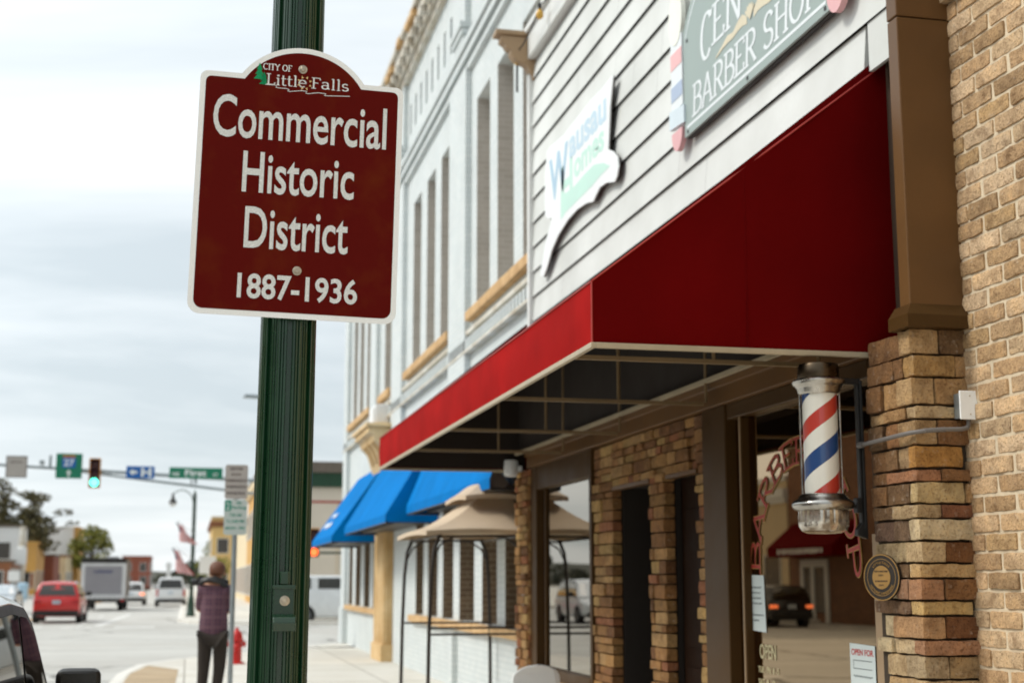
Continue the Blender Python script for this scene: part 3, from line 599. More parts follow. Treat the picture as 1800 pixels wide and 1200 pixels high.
# ---- shopfront frames and panes
def frame_far(b):
    b.box(3.64, 3.76, 15.0, 15.25, .66, 2.87); b.box(3.645, 3.75, 12.85, 12.93, .66, 2.87); b.box(3.642, 3.755, 12.93, 15.0, .66, .76); b.box(3.645, 3.755, 12.93, 15.0, 2.62, 2.868)
    b.box(3.69, 3.74, 14.80, 14.84, .76, 2.62)
wf = part('window', M['taupe_dark'], bs, frame_far, bevel=.006)
part('pane', M['pane_blue'], wf, BOX(3.715, 3.721, 12.93, 15.0, .76, 2.62))
part('sill', M['tan_trim'], wf, BOX(3.58, 3.76, 12.86, 15.24, .625, .66), bevel=.006)
def frame_near(b):
    b.box(3.63, 3.77, 9.36, 9.82, Z0, 2.868); b.box(3.645, 3.75, 7.08, 7.20, .5, 2.868); b.box(3.642, 3.755, 7.2, 9.36, .5, .6); b.box(3.645, 3.755, 7.2, 9.36, 2.76, 2.868)
    b.box(3.66, 3.745, 9.13, 9.165, .6, 2.76)
wn_ = part('window', M['taupe_dark'], bs, frame_near, bevel=.008)
part('pane', M['pane'], wn_, BOX(3.715, 3.721, 7.2, 9.36, .6, 2.76))
part('bead', M['tan_trim'], wn_, BOX(3.652, 3.66, 9.14, 9.155, .6, 2.76))
part('jamb_trim', M['tan_trim'], wn_, BOX(3.625, 3.645, 7.10, 7.19, .5, 1.9))
part('lit_wall_strip', mat('amber curtain', (.55, .22, .03), .8, .3, 3), wn_, lambda b: b.grid(lambda u, v: (3.80+.012*math.sin(u*40), 7.03+.13*u, .6+2.0*v), 24, 2))  # added amber panel: light on the inner wall put into its colour
# red arched lettering on the pane
def arched(b, grow, off, mi):
    Oy, Oz, Rr = 8.32, 1.72, .66
    def pl(u, v):
        a = R(182)-u; return (Rr+v)*math.cos(a), (Rr+v)*math.sin(a)
    serif(b, 'BARBER SHOP', (3.712-off, Oy, Oz), (0, -1, 0), (0, 0, 1), (0.0, R(186), -grow*.2, .155+grow*.2), thick=.20+grow*3.0, thin=.09+grow*3.0, depth=.0005, fn=pl, mi=mi)
part('pane_lettering', [M['gold'], M['red_paint']], wn_, lambda b: (arched(b, .018, .0005, 0), arched(b, 0, .003, 1)))
M['cream_let'] = mat('cream window lettering', S('c9bd94'), .6)
part('open_lettering', M['cream_let'], wn_, lambda b: lettering(b, 'OPEN', (3.712, 9.03, 1.145), (0, -1, 0), (0, 0, 1), (0, .27, 0, .095), .001, .02))
for i, q in enumerate(('TUE - FRI  8 - 5', 'SAT  8 - 12')): part('hours_lettering', M['cream_let'], wn_, lambda b: lettering(b, q, (3.712, 9.06, 1.055-i*.08), (0, -1, 0), (0, 0, 1), (0, .34-.06*i, 0, .04), .001, .02))
# ---- recessed entrances
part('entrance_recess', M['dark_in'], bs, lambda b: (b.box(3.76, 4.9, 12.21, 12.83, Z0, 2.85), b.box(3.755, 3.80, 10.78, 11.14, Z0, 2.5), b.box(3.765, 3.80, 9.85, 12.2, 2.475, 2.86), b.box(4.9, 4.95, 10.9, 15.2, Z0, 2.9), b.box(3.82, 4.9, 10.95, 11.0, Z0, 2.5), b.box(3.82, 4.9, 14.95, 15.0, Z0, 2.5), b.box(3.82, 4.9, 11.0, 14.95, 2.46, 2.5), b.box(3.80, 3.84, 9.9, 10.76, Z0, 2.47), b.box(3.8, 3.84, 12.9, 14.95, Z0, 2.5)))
d1 = part('door', M['door_wood'], bs, lambda b: (b.box(4.80, 4.86, 13.3, 14.9, Z0+.05, 2.4), b.box(4.78, 4.80, 13.45, 14.6, Z0+.15, .9)), bevel=.006)
def dwin(b):
    for y0, y1, z0, z1 in ((14.15, 14.20, 1.02, 2.36), (14.60, 14.65, 1.02, 2.36), (14.20, 14.60, 1.02, 1.07), (14.20, 14.60, 2.31, 2.36), (14.20, 14.60, 1.66, 1.72)): b.box(4.75, 4.795, y0, y1, z0, z1)
part('door_window_frame', M['white_trim'], d1, dwin); part('door_pane', M['pane_blue'], d1, BOX(4.77, 4.775, 14.2, 14.6, 1.07, 2.31))
for y in (14.75, 14.40):
    part('door_knob', M['brass'], d1, lambda b: b.lathe([(.012, 0), (.02, .03), (.03, .05), (.032, .07), (.022, .085)][::-1], (4.78-.075, y, .86), 16, 'x'), smooth=50)
d2 = part('door', M['door_wood'], bs, lambda b: (b.box(3.785, 3.80, 10.05, 10.72, Z0, 2.44), b.box(3.775, 3.785, 10.12, 10.65, .3, 1.0), b.box(3.775, 3.785, 10.12, 10.65, 1.15, 2.2)), bevel=.005)
# ------------------------------------------------------------------ red awning
aw = thing('red_awning', 'long dark red cloth awning projecting over the barber shop front', 'awning', (2.03, 11.4, 2.87))
Y0, Y1, ZB, ZV = 7.1, 15.72, 2.885, 3.212
def canopy(b):
    b.grid(lambda u, v: (2.03+(3.65-2.03)*v, Y0+(Y1-Y0)*u, ZV+(4.45-ZV)*v-.035*math.sin(v*3.14)*abs(math.sin(u*14))), 60, 12)
    def side(y):
        def f(u, v):
            x = 2.03+(3.87-2.03)*u; lo = ZB+.0*u; hi = ZV+(4.585-ZV)*min(1, u/.925)
            if u > .94: lo = ZB+(3.12-ZB)*min(1, (u-.94)/.012)
            return (x, y+.012*mnoise.noise(Vector((x*2.2, v*1.6, y)))+.004*mnoise.noise(Vector((x*9, v*2.2, y))), lo+(hi-lo)*v)
        return f
    b.grid(side(Y0), 34, 16); b.grid(side(Y1), 34, 8)
part('canopy', M['red_cloth'], aw, canopy, smooth=30)
part('valance', M['lit_valance_cloth'], aw, lambda b: b.grid(lambda u, v: (2.03-.008*math.sin(v*3.14)+.007*mnoise.noise(Vector((u*14, v*2, 1))), Y0+(Y1-Y0)*u, ZB+(ZV-ZB)*v), 80, 6), smooth=30)['label'] = 'front valance strip, its red brightened for the light on it'
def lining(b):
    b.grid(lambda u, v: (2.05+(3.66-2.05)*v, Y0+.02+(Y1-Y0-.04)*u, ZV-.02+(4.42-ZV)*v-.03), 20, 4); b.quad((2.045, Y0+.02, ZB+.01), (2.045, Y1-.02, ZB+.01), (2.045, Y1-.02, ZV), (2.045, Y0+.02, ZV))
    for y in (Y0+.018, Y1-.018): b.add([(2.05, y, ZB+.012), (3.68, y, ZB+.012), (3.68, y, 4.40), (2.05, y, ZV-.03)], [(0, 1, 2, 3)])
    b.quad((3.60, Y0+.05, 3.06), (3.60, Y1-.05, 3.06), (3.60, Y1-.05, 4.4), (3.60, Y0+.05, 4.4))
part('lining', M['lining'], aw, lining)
part('seam', M['red_cloth'], aw, lambda b: [b.box(2.0165, 2.021, y-.012, y+.012, ZB, ZV) for y in ()] or b.tube([(2.9, Y0-.006, ZB+.01), (2.9, Y0-.006, ZV+.66)], .003, 6))
part('piping', M['red_paint'], aw, lambda b: (b.tube([(2.03, Y0, ZV+.003), (3.74, Y0, 4.53)], .006, 6), b.tube([(2.027, Y0-.003, ZB), (2.027, Y0-.003, ZV)], .005, 6), b.tube([(2.027, Y0, ZV), (2.027, Y1, ZV)], .006, 6)))
part('edge_rail', M['cream_metal'], aw, lambda b: (b.box(2.018, 2.045, Y0-.012, Y1, 2.855, 2.884), b.box(2.045, 3.70, Y0-.014, Y0+.012, 2.855, 2.884), b.box(2.046, 3.6, Y1-.02, Y1, 2.855, 2.884)), bevel=.004)
part('rear_rail', M['cream_metal'], aw, lambda b: b.box(3.535, 3.565, 7.13, 15.6, 3.035, 3.065))
for y in (7.62, 9.5, 11.6, 13.5):
    part('frame_rib', M['rib_metal'], aw, lambda b: (b.box(2.05, 3.53, y-.013, y+.013, 2.875, 2.90), b.tube([(2.06, y, 3.10), (3.58, y, 4.30)], .013, 6), b.tube([(2.9, y, 2.9), (2.9, y, 3.74)], .011, 6), b.tube([(3.55, y, 2.9), (3.55, y, 4.25)], .011, 6)))
for x, z in ((2.55, 3.46), (3.05, 3.86), (3.45, 4.17)): part('purlin', M['taupe'], aw, lambda b: b.tube([(x, Y0+.03, z), (x, Y1-.03, z)], .012, 6))
# ------------------------------------------------------------------ white painted brick building
XW = 3.85
wb = thing('white_brick_building', 'two storey white painted brick corner building beyond the barber shop', 'building', (XW, 26, Z0))
def wallx(b, x, xi, y0, y1, z0, z1, ops):
    ys = sorted({y0, y1, *[o[0] for o in ops], *[o[1] for o in ops]}); zs = sorted({z0, z1, *[o[2] for o in ops], *[o[3] for o in ops]})
    ins = lambda y, z: any(o[0] < y < o[1] and o[2] < z < o[3] for o in ops)
    for i in range(len(ys)-1):
        for j in range(len(zs)-1):
            if not ins((ys[i]+ys[i+1])/2, (zs[j]+zs[j+1])/2): b.quad((x, ys[i+1], zs[j]), (x, ys[i], zs[j]), (x, ys[i], zs[j+1]), (x, ys[i+1], zs[j+1]))
    for a, c, d, e in ops:
        q = (1 if d > 3 else 2) if e < 9 else 0  # side jambs get the shade-coloured brick
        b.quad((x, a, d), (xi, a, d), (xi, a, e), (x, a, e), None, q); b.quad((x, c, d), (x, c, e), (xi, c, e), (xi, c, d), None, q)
        b.quad((x, a, d), (x, c, d), (xi, c, d), (xi, a, d)); b.quad((x, a, e), (xi, a, e), (xi, c, e), (x, c, e))
UP = [(14.0, 14.95), (15.55, 16.5), (17.02, 18.0), (18.5, 19.42), (21.6, 22.42), (23.0, 23.85), (24.5, 25.38), (28.2, 29.2), (31.5, 32.3), (32.9, 33.7), (34.2, 35.0)]
LO = [(16.6, 17.5), (18.0, 18.95), (19.5, 20.6), (21.1, 22.0), (22.5, 23.4), (23.9, 24.7), (29.6, 30.6), (31.2, 32.2), (32.9, 33.9), (34.5, 35.3)]
SL = [(20.9+i*.62, 21.08+i*.62, 10.05, 10.66) for i in range(15)] + [(13+i*.62, 13.18+i*.62, 10.05, 10.66) for i in range(11)]
ops = [(a, c, 5.45, 8.55) for a, c in UP]+[(a, c, 1.08, 2.75) for a, c in LO]+SL
def ww(b):
    wallx(b, XW, XW+.42, 13.2, 36.4, Z0, 11.75, ops)
    b.quad((XW, 36.4, Z0), (XW, 36.4, 11.75), (16, 36.4, 11.75), (16, 36.4, Z0)); b.quad((XW, 13.2, 7), (16, 13.2, 7), (16, 13.2, 11.75), (XW, 13.2, 11.75)); b.quad((XW, 13.2, 11.7), (16, 13.2, 11.7), (16, 36.4, 11.7), (XW, 36.4, 11.7))
part('wall', [M['white_brick'], M['jamb_shade_grey'], M['jamb_shade_brown']], wb, ww)
for a, c in ((19.85, 21.2), (26.2, 27.6), (30.0, 31.0), (35.6, 36.38)): part('pilaster', M['white_brick'], wb, lambda b: b.box(XW-.09, XW-.002, a, c, 4.2 if a < 35 else Z0, 9.2))
for a, c in UP:
    w_ = part('window', M['infill'], wb, lambda b: b.box(XW+.36, XW+.41, a+.001, c-.001, 5.451, 8.549))
    part('glazing_bar', M['cornice'], w_, lambda b: (b.box(XW+.34, XW+.358, (a+c)/2-.02, (a+c)/2+.02, 5.46, 8.54), b.box(XW+.341, XW+.357, a+.01, c-.01, 6.98, 7.03)))
for a, c in LO:
    w_ = part('window', M['jamb_shade_brown'], wb, lambda b: b.box(XW+.36, XW+.41, a+.001, c-.001, 1.081, 2.749))
    part('glazing_bar', M['taupe_dark'], w_, lambda b: b.box(XW+.34, XW+.358, (a+c)/2-.02, (a+c)/2+.02, 1.09, 2.74))
part('slot_backing', M['slot'], wb, lambda b: b.box(XW+.425, XW+.46, 13.3, 36.3, 9.9, 10.8))
for a, c in ((13.4, 19.75), (21.3, 25.95), (27.9, 29.6), (31.2, 35.5)):
    part('window_sill', M['tan_sill'], wb, lambda b: b.rough(XW-.11, XW+.1, a, c, 5.31, 5.448, .3, .008, .012), smooth=40)
for a, c in ((16.3, 25.0), (29.3, 35.5)):
    part('window_sill', M['tan_sill'], wb, lambda b: b.rough(XW-.10, XW+.1, a, c, .96, 1.078, .3, .008, .012), smooth=40)
part('string_course', M['cornice'], wb, lambda b: (b.box(XW-.07, XW-.003, 13.3, 36.45, 5.13, 5.19), b.box(XW-.10, XW-.003, 13.3, 36.48, 4.86, 4.90)))
part('dentil_band', M['white_brick'], wb, lambda b: [b.box(XW-.09, XW-.004, 13.4+i*.19, 13.4+i*.19+.10, 4.905, 5.06) for i in range(121)])
part('belt_course', M['white_brick'], wb, lambda b: (b.box(XW-.12, XW-.003, 13.25, 36.5, 9.28, 9.40), b.box(XW-.16, XW-.003, 13.25, 36.53, 9.42, 9.52), b.box(XW-.07, XW-.003, 13.25, 36.46, 9.15, 9.24)))
for a, c in ((19.95, 20.7), (26.3, 27.1), (35.5, 36.3)): part('stepped_corbel', M['white_brick'], wb, lambda b: [b.box(XW-.085-.03*k, XW-.003, a-.0-.02*k, c+.0+.02*k, 9.53+.1*k, 9.62+.1*k) for k in range(4)])
for a, c in ((19.95, 20.7), (26.3, 27.1), (35.6, 36.3)): part('cap_pier', M['white_brick'], wb, lambda b: b.box(XW-.09, XW-.003, a, c, 9.95, 11.14))
def corn(b):
    for k, (z0, z1, d) in enumerate(((11.15, 11.27, .10), (11.29, 11.42, .18), (11.44, 11.62, .26), (11.64, 11.74, .34))): b.box(XW-d, XW+.2, 13.3, 36.4+d, z0, z1)
    for i in range(46): b.box(XW-.30, XW-.20, 13.5+i*.5, 13.7+i*.5, 11.30, 11.435)
part('cornice', M['cornice'], wb, corn, bevel=.01)
for y, l, z in ((22.4, .5, 11.63), (23.6, .9, 11.5), (25.2, .5, 11.62), (26.4, .8, 11.45), (28, .6, 11.6)): part('rust_patch', M['tan_sill'], wb, lambda b: b.rough(XW-.36, XW-.2, y, y+l, z, z+.12, .1, .02, .02), smooth=50)
def column(b):
    b.box(3.66, 3.93, 27.55, 28.95, .45, 3.3)
    for y in (27.75, 28.15, 28.55): b.box(3.64, 3.66, y, y+.22, .5, 3.25)
    for x in (3.70, 3.79): b.box(x, x+.05, 27.53, 27.55, .5, 3.25)
    b.box(3.62, 3.93, 27.50, 29.0, Z0, .45); b.box(3.62, 3.93, 27.50, 29.0, 3.3, 3.5)
part('stone_column', M['tan_column'], wb, column, bevel=.015)
def corbel(b):
    pf = [(3.84, 3.66), (3.74, 3.72), (3.66, 3.95), (3.58, 4.22), (3.44, 4.36), (3.42, 4.46), (3.32, 4.50), (3.32, 4.60), (3.84, 4.60)]
    b.prism([(x, 27.5, z) for x, z in pf], (0, 2.3, 0)); b.box(3.27, 3.845, 27.42, 29.88, 4.605, 4.68)
    for y in (27.9, 28.5, 29.1): b.tube([(3.63, y, 3.95), (3.55, y, 4.2), (3.42, y, 4.34)], [.04, .07, .05], 8)
part('corbel', M['tan_column'], wb, corbel, bevel=.02)
part('base_plinth', M['white_brick'], wb, BOX(XW-.12, XW-.002, 35.7, 36.45, Z0, 1.0)); part('base_plinth', M['white_brick'], wb, BOX(XW-.08, XW-.002, 20.75, 21.0, Z0, .9))
tag(part('floodlight', M['plastic_white'], None, lambda b: (b.box(3.52, 3.80, 28.05, 28.75, 4.75, 5.12), b.box(3.48, 3.52, 28.1, 28.7, 4.72, 5.06), b.box(3.8, 3.9, 28.3, 28.5, 4.85, 5.0)), bevel=.03), 'white square floodlight box fixed to the white brick wall above the tan corbel', 'light')
# ------------------------------------------------------------------ blue awnings
def blue(y0, y1, xf, zf, zt, label, side_near):
    t = thing('blue_awning', label, 'awning', (xf, (y0+y1)/2, zf), 'blue awnings on the white brick building')
    n = 30
    part('canopy', M['blue_cloth'], t, lambda b: (b.grid(lambda u, v: (xf+(XW-.02-xf)*v, y0+(y1-y0)*u, zf+.12+(zt-zf-.12)*v-.015*abs(math.sin(u*25))*math.sin(v*3.1)), n, 6), b.grid(lambda u, v: (xf-.004, y0+(y1-y0)*u, zf+.12*v), n, 1)), smooth=30)
    for y in ((y0, y1) if side_near else (y1,)): part('side_panel', M['blue_cloth'], t, lambda b: b.add([(xf, y, zf), (xf, y, zf+.12), (XW-.02, y, zt), (XW-.02, y, zf)], [(0, 1, 2, 3)]))
    part('frame_bar', M['black_metal'], t, lambda b: (b.tube([(xf+.02, y0, zf), (xf+.02, y1, zf)], .02, 6), b.tube([(xf+.02, y0+.05, zf), (XW-.02, y0+.05, zf)], .02, 6), b.tube([(xf+.02, y1-.05, zf), (XW-.02, y1-.05, zf)], .02, 6), b.box(xf+.3, XW-.03, y0+.1, y1-.1, zf+.02, zf+.06)))
    return t
blue(15.82, 22.2, 3.30, 2.68, 4.1, 'nearest blue awning, sloping down behind the beige gazebo roof', False)
blue(22.4, 28.5, 3.00, 2.56, 4.05, 'middle blue awning, left of the gazebo and under the tan corbel', True)
ba = blue(28.8, 33.5, 2.78, 2.42, 4.0, 'farthest blue awning, with small white script near its corner', True)
def script(b):
    Vd = Vector((1.05, 0, 1.46)).normalized(); squiggle(b, (3.0, 32.6, 2.84), (0, -1, 0), Vd, 0, 1.5, .0, .16, .02, 3, .05); squiggle(b, (3.08, 32.4, 2.96), (0, -1, 0), Vd, 0, 1.1, .12, .12, .02, 5, .04)
part('script_lettering', M['white_let'], ba, script)
# ================================================================== THE HISTORIC DISTRICT SIGN
SX, SY, SZ = -.024, 4.2, 2.417
sg = thing('district_sign', 'maroon sign reading Commercial Historic District 1887-1936 bolted to the green pole', 'sign', (SX+.308, SY, SZ+.4))
_a = R(-1.15)
def sp(u, v, off=0):
    du, dv = u-.308, v-.4
    return Vector((SX+.308+du*math.cos(_a)-dv*math.sin(_a), SY-off, SZ+.4+du*math.sin(_a)+dv*math.cos(_a)))
SO, SU, SV = sp(0, 0), sp(1, 0)-sp(0, 0), sp(0, 1)-sp(0, 0)
def outline(d):
    P = []; w, sh, rb = .616, .746, .036-d*.6; rs = .024-d*.4
    def cor(cx, cy, r, a0, n=6): P.extend((cx+r*math.cos(R(a0+90*i/n)), cy+r*math.sin(R(a0+90*i/n))) for i in range(n+1))
    cor(d+rb, d+rb, rb, 180); cor(w-d-rb, d+rb, rb, 270); cor(w-d-rs, sh-d-rs, rs, 0)
    Rr, zc = .2243-d, .6197; h = sh-d-zc; a = math.degrees(math.asin(h/Rr))
    P.extend((.308+Rr*math.cos(R(a+(180-2*a)*i/40)), zc+Rr*math.sin(R(a+(180-2*a)*i/40))) for i in range(41))
    cor(d+rs, sh-d-rs, rs, 90); return P
pn = part('panel', M['sheet_white'], sg, lambda b: b.prism([sp(u, v, .0) for u, v in outline(0)], (0, .0025, 0)))
part('maroon_field', M['sheet_red'], sg, lambda b: b.add([sp(u, v, .0006) for u, v in outline(.0165)], [tuple(range(len(outline(.0165))))]))
for s, bx, bo in (('Commercial', (.044, .5675, .542, .676), .012), ('Historic', (.139, .474, .3755, .5035), .012), ('District', (.153, .462, .205, .333), .012), ('1887-1936', (.141, .4965, .0525, .130), .020)):
    def fnc(u, v): return u, v
    part('lettering', M['sheet_white'], sg, lambda b: lettering(b, s, SO-Vector((0, .0012, 0)), SU, SV, bx, .0006, bo))
def logo(b):
    O = SO-Vector((0, .0012, 0))
    serif(b, 'CITY OF', O, SU, SV, (.184, .271, .765, .784), thick=.17, thin=.09, depth=.0004)
    serif(b, 'Little', O, SU, SV, (.194, .318, .719, .752), thick=.15, thin=.075, depth=.0004); serif(b, 'Falls', O, SU, SV, (.330, .447, .719, .752), thick=.15, thin=.075, depth=.0004)
    P = [(.193, .710), (.222, .711), (.228, .708), (.224, .704), (.232, .703), (.258, .703), (.266, .700), (.260, .696), (.268, .695), (.305, .701), (.320, .700), (.315, .694), (.324, .693), (.352, .699), (.378, .698), (.372, .692), (.382, .692), (.45, .697)]
    V = []
    for i, p in enumerate(P):
        for g in (1, -1): V.append(O+SU*p[0]+SV*(p[1]+.0068+g*.0011)-Vector((0, .0006, 0)))
    b.add(V, [(2*i, 2*i+1, 2*i+3, 2*i+2) for i in range(len(P)-1)])
lg = part('town_emblem', M['sheet_white'], sg, logo)
def pines(b):
    for k, (cx, z0, h, w) in enumerate(((.174, .7325, .050, .017), (.1885, .7165, .038, .015))):
        for i in range(3):
            a = z0+h*.30*i; ww = w*(1-.24*i); b.add([sp(cx-ww, a, .0012+k*.0004+i*.0001), sp(cx+ww, a, .0012+k*.0004+i*.0001), sp(cx, a+h*.45, .0012+k*.0004+i*.0001)], [(0, 1, 2)])
part('emblem_pines', M['sheet_green'], lg, pines)
def sun(b):
    c = (.311, .7325)
    for k in range(8):
        a = R(22.5+45*k); r0, r1 = .0165, .0245
        b.add([sp(c[0]+r0*math.cos(a-.22), c[1]+r0*math.sin(a-.22), .0021), sp(c[0]+r0*math.cos(a+.22), c[1]+r0*math.sin(a+.22), .0021), sp(c[0]+r1*math.cos(a), c[1]+r1*math.sin(a), .0021)], [(0, 1, 2)])
part('emblem_sun', M['sheet_gold'], lg, sun)
for u, v in ((.304, .775), (.314, .145)):
    p = sp(u, v)
    bo = part('bolt', M['bolt'], sg, lambda b: (b.lathe([(.0135, -.0015), (.0135, -.0035), (.0125, -.0042), (.005, -.0044)], (p.x, p.y, p.z), 28, 'y'), b.lathe([(.0085, -.0045), (.0085, -.0085), (.0072, -.0098), (.002, -.0100)], (p.x, p.y, p.z), 6, 'y')), smooth=30)
# ------------------------------------------------------------------ street lamps
def fluted(b, z0, z1, r0, r1, lean=.0):
    pr = []
    for k in range(8):
        a0 = 45*k-90
        for a, r in ((-6.0, .985), (-5.2, .86), (5.2, .86), (6.0, .985), (6.6, 1.0), (10.6, 1.0), (11.2, .965), (12.6, .955), (13.2, 1.0), (16, 1.0), (16.8, .96), (18.6, .95), (19.4, 1.0), (22.5, 1.01), (25.6, 1.0), (26.4, .95), (28.2, .96), (29, 1.0), (31.8, 1.0), (32.4, .955), (33.8, .965), (34.4, 1.0), (38.4, 1.0)): pr.append((a0+a, r))
    n = len(pr); L = 14; V = []
    for i in range(L+1):
        z = z0+(z1-z0)*i/L; rr = r0+(r1-r0)*i/L
        for a, r in pr: V.append((rr*r*math.cos(R(a))+lean*(z-z0), rr*r*math.sin(R(a)), z))
    F = [(i*n+k, i*n+(k+1) % n, (i+1)*n+(k+1) % n, (i+1)*n+k) for i in range(L) for k in range(n)]
    b.add(V, F)
def street_lamp(label, loc, near):
    t = thing('street_lamp', label, 'street lamp', loc, 'green fluted street lamps along the kerb'); H = 5.25
    pl = part('pole', M['green_pole'], t, lambda b: fluted(b, .85, H, .0885, .0745, .0062 if near else 0), world=False, smooth=25)
    part('base', M['green_pole'], t, lambda b: b.lathe([(.20, 0), (.20, .10), (.17, .14), (.155, .55), (.14, .62), (.13, .80), (.10, .86), (.092, .90)], (0, 0, 0), 24), world=False, smooth=40)
    part('finial', M['green_pole'], t, lambda b: b.lathe([(.078, H), (.085, H+.02), (.05, H+.05), (.03, H+.12), (.01, H+.2)], ((.0062*4.4 if near else 0), 0, 0), 16), world=False, smooth=50)
    P = [(-.02, 0, H-.45)]+[(-.05-.9*(1-math.cos(R(a)))/1.0*.55, 0, H-.45+.62*math.sin(R(a))) for a in range(10, 120, 10)]+[(-.93, 0, H+.02)]
    part('arm', M['green_pole'], t, lambda b: b.tube(P, .022, 8), world=False, smooth=50)
    sh = part('lamp_shade', M['black_metal'], t, lambda b: b.lathe([(.03, .04), (.05, -.02), (.06, -.14), (.10, -.22), (.17, -.34), (.19, -.40)], (-.93, 0, H+.0), 20), world=False, smooth=50)
    part('globe', M['lamp_clear'], sh, lambda b: b.lathe([(.16, -.40), (.14, -.48), (.07, -.54), (.01, -.56)], (-.93, 0, H), 20), world=False, smooth=60)
    return t
sl1 = street_lamp('near green fluted lamp post carrying the maroon sign', (.262, 4.302, Z0), True)
def clip(b):
    y = -.0895; z = 1.380
    b.box(-.031, .031, y-.012, y+.006, z, z+.100); b.box(-.013, .013, y-.013, y-.004, z+.101, z+.138); b.box(-.034, .034, y-.018, y-.012, z+.088, z+.100)
    b.prism([(-.033, y-.012, z+.018), (-.033, y-.056, z+.010), (-.033, y-.064, z-.006), (-.033, y-.056, z-.030), (-.033, y-.046, z-.028), (-.033, y-.052, z-.008), (-.033, y-.046, z), (-.033, y-.012, z+.004)], (.066, 0, 0))
br_ = part('banner_bracket', M['green_pole'], sl1, clip, world=False, bevel=.003)
br_.location = (.010, 0, .028)
part('bolt', M['bolt'], br_, lambda b: (b.lathe([(.0145, -.1015), (.0145, -.1045), (.012, -.1055), (.004, -.1056)], (.002, 0, 1.435), 24, 'y'), b.lathe([(.009, -.1057), (.009, -.111), (.007, -.112), (.002, -.112)], (.002, 0, 1.435), 6, 'y')), world=False, smooth=30)
sl2 = street_lamp('distant green lamp post with a flag hanging from it, by the far corner kerb', (.17, 64, Z0), False)
# ------------------------------------------------------------------ barber pole
bp = thing('barber_pole', 'barber pole with red white and blue stripes in chrome caps beside the stone pillar', 'barber pole', (3.312, 7.12, 1.9))
m, t, b_ = mk('spiral stripes'); tcx = N(t, 'ShaderNodeTexCoord').outputs['Object']; sx = N(t, 'ShaderNodeSeparateXYZ'); t.links.new(tcx, sx.inputs[0])
at2 = N(t, 'ShaderNodeMath', operation='ARCTAN2'); t.links.new(sx.outputs[1], at2.inputs[0]); t.links.new(sx.outputs[0], at2.inputs[1])
q1 = N(t, 'ShaderNodeMath', operation='MULTIPLY'); t.links.new(at2.outputs[0], q1.inputs[0]); q1.inputs[1].default_value = -1/(2*math.pi)
q2 = N(t, 'ShaderNodeMath', operation='MULTIPLY_ADD'); t.links.new(sx.outputs[2], q2.inputs[0]); q2.inputs[1].default_value = 1/.42; t.links.new(q1.outputs[0], q2.inputs[2])
q4 = N(t, 'ShaderNodeMath', operation='ADD'); t.links.new(q2.outputs[0], q4.inputs[0]); q4.inputs[1].default_value = 10.10
q3 = N(t, 'ShaderNodeMath', operation='FRACT'); t.links.new(q4.outputs[0], q3.inputs[0])
cc = ramp(t, q3.outputs[0], [(0, S('e9e6da')), (.27, (.006, .055, .20)), (.52, S('e9e6da')), (.77, (.50, .035, .02))], 'CONSTANT')
t.links.new(cc, b_.inputs['Base Color']); b_.inputs['Roughness'].default_value = .35; b_.inputs['Coat Weight'].default_value = 1; b_.inputs['Coat Roughness'].default_value = .02; M['stripes'] = m
LO_ = (0, 0, 0)
part('striped_cylinder', M['stripes'], bp, lambda b: b.lathe([(.094, .20), (.094, .765)], LO_, 64), world=False, smooth=60)
part('top_cap', M['chrome_dark'], bp, lambda b: b.lathe([(.108, .83), (.112, .84), (.112, .895), (.104, .91), (.02, .915)], LO_, 48), world=False, smooth=40)
part('top_collar', M['chrome'], bp, lambda b: b.lathe([(.105, .745), (.115, .755), (.118, .775), (.132, .79), (.142, .80), (.145, .815), (.138, .825), (.11, .832)], LO_, 48), world=False, smooth=45)
part('bottom_collar', M['chrome'], bp, lambda b: b.lathe([(.112, .115), (.150, .122), (.164, .138), (.167, .155), (.158, .170), (.138, .180), (.128, .196), (.118, .206), (.106, .210)], LO_, 56), world=False, smooth=45)
def dome(b):
    V = []; n = 64; pr = [(.134, .118), (.136, .06), (.132, .035), (.118, .012), (.09, .0), (.02, -.004)]
    for r, z in pr:
        for k in range(n):
            a = 2*math.pi*k/n; rr = r*(1-(.035 if k % 4 == 0 else 0)*(1 if z > .03 else 0)); V.append((rr*math.cos(a), rr*math.sin(a), z))
    b.add(V, [(i*n+k, (i+1)*n+k, (i+1)*n+(k+1) % n, i*n+(k+1) % n) for i in range(len(pr)-1) for k in range(n)]+[tuple((len(pr)-1)*n+k for k in range(n))])
m, t, b_ = mk('ribbed lamp glass'); b_.inputs['Base Color'].default_value = (.62, .56, .46, 1); b_.inputs['Roughness'].default_value = .12; b_.inputs['Metallic'].default_value = .75; b_.inputs['Coat Weight'].default_value = .6
nz = noise(t, N(t, 'ShaderNodeTexCoord').outputs['Object'], 14, 3); t.links.new(ramp(t, nz, [(.35, (.20, .15, .10)), (.62, (.72, .68, .60))]), b_.inputs['Base Color']); M['ribglass'] = m
part('lamp_dome', M['ribglass'], bp, dome, world=False, smooth=30)
part('guard_rod', M['chrome'], bp, lambda b: [b.tube([(.106*math.cos(R(a)), .106*math.sin(R(a)), .2), (.106*math.cos(R(a)), .106*math.sin(R(a)), .76)], .0055, 8) for a in (152, 332)], world=False, smooth=50)
def brk(b):
    x = 3.55-3.312
    b.box(x-.008, x+.008, -.022, .03, .02, .83); b.box(x-.022, x-.008, -.014, .022, .0, .84)
    b.box(.10, x, -.018, .022, .805, .84); b.box(.13, x-.02, -.016, .02, .135, .155); b.box(x-.05, x-.02, -.022, .026, .11, .19)
    b.prism([(x-.02, -.02, .06), (x-.05, -.02, .02), (x-.05, -.02, -.01), (x+.01, -.02, -.03), (x+.01, -.02, .06)], (0, .045, 0))
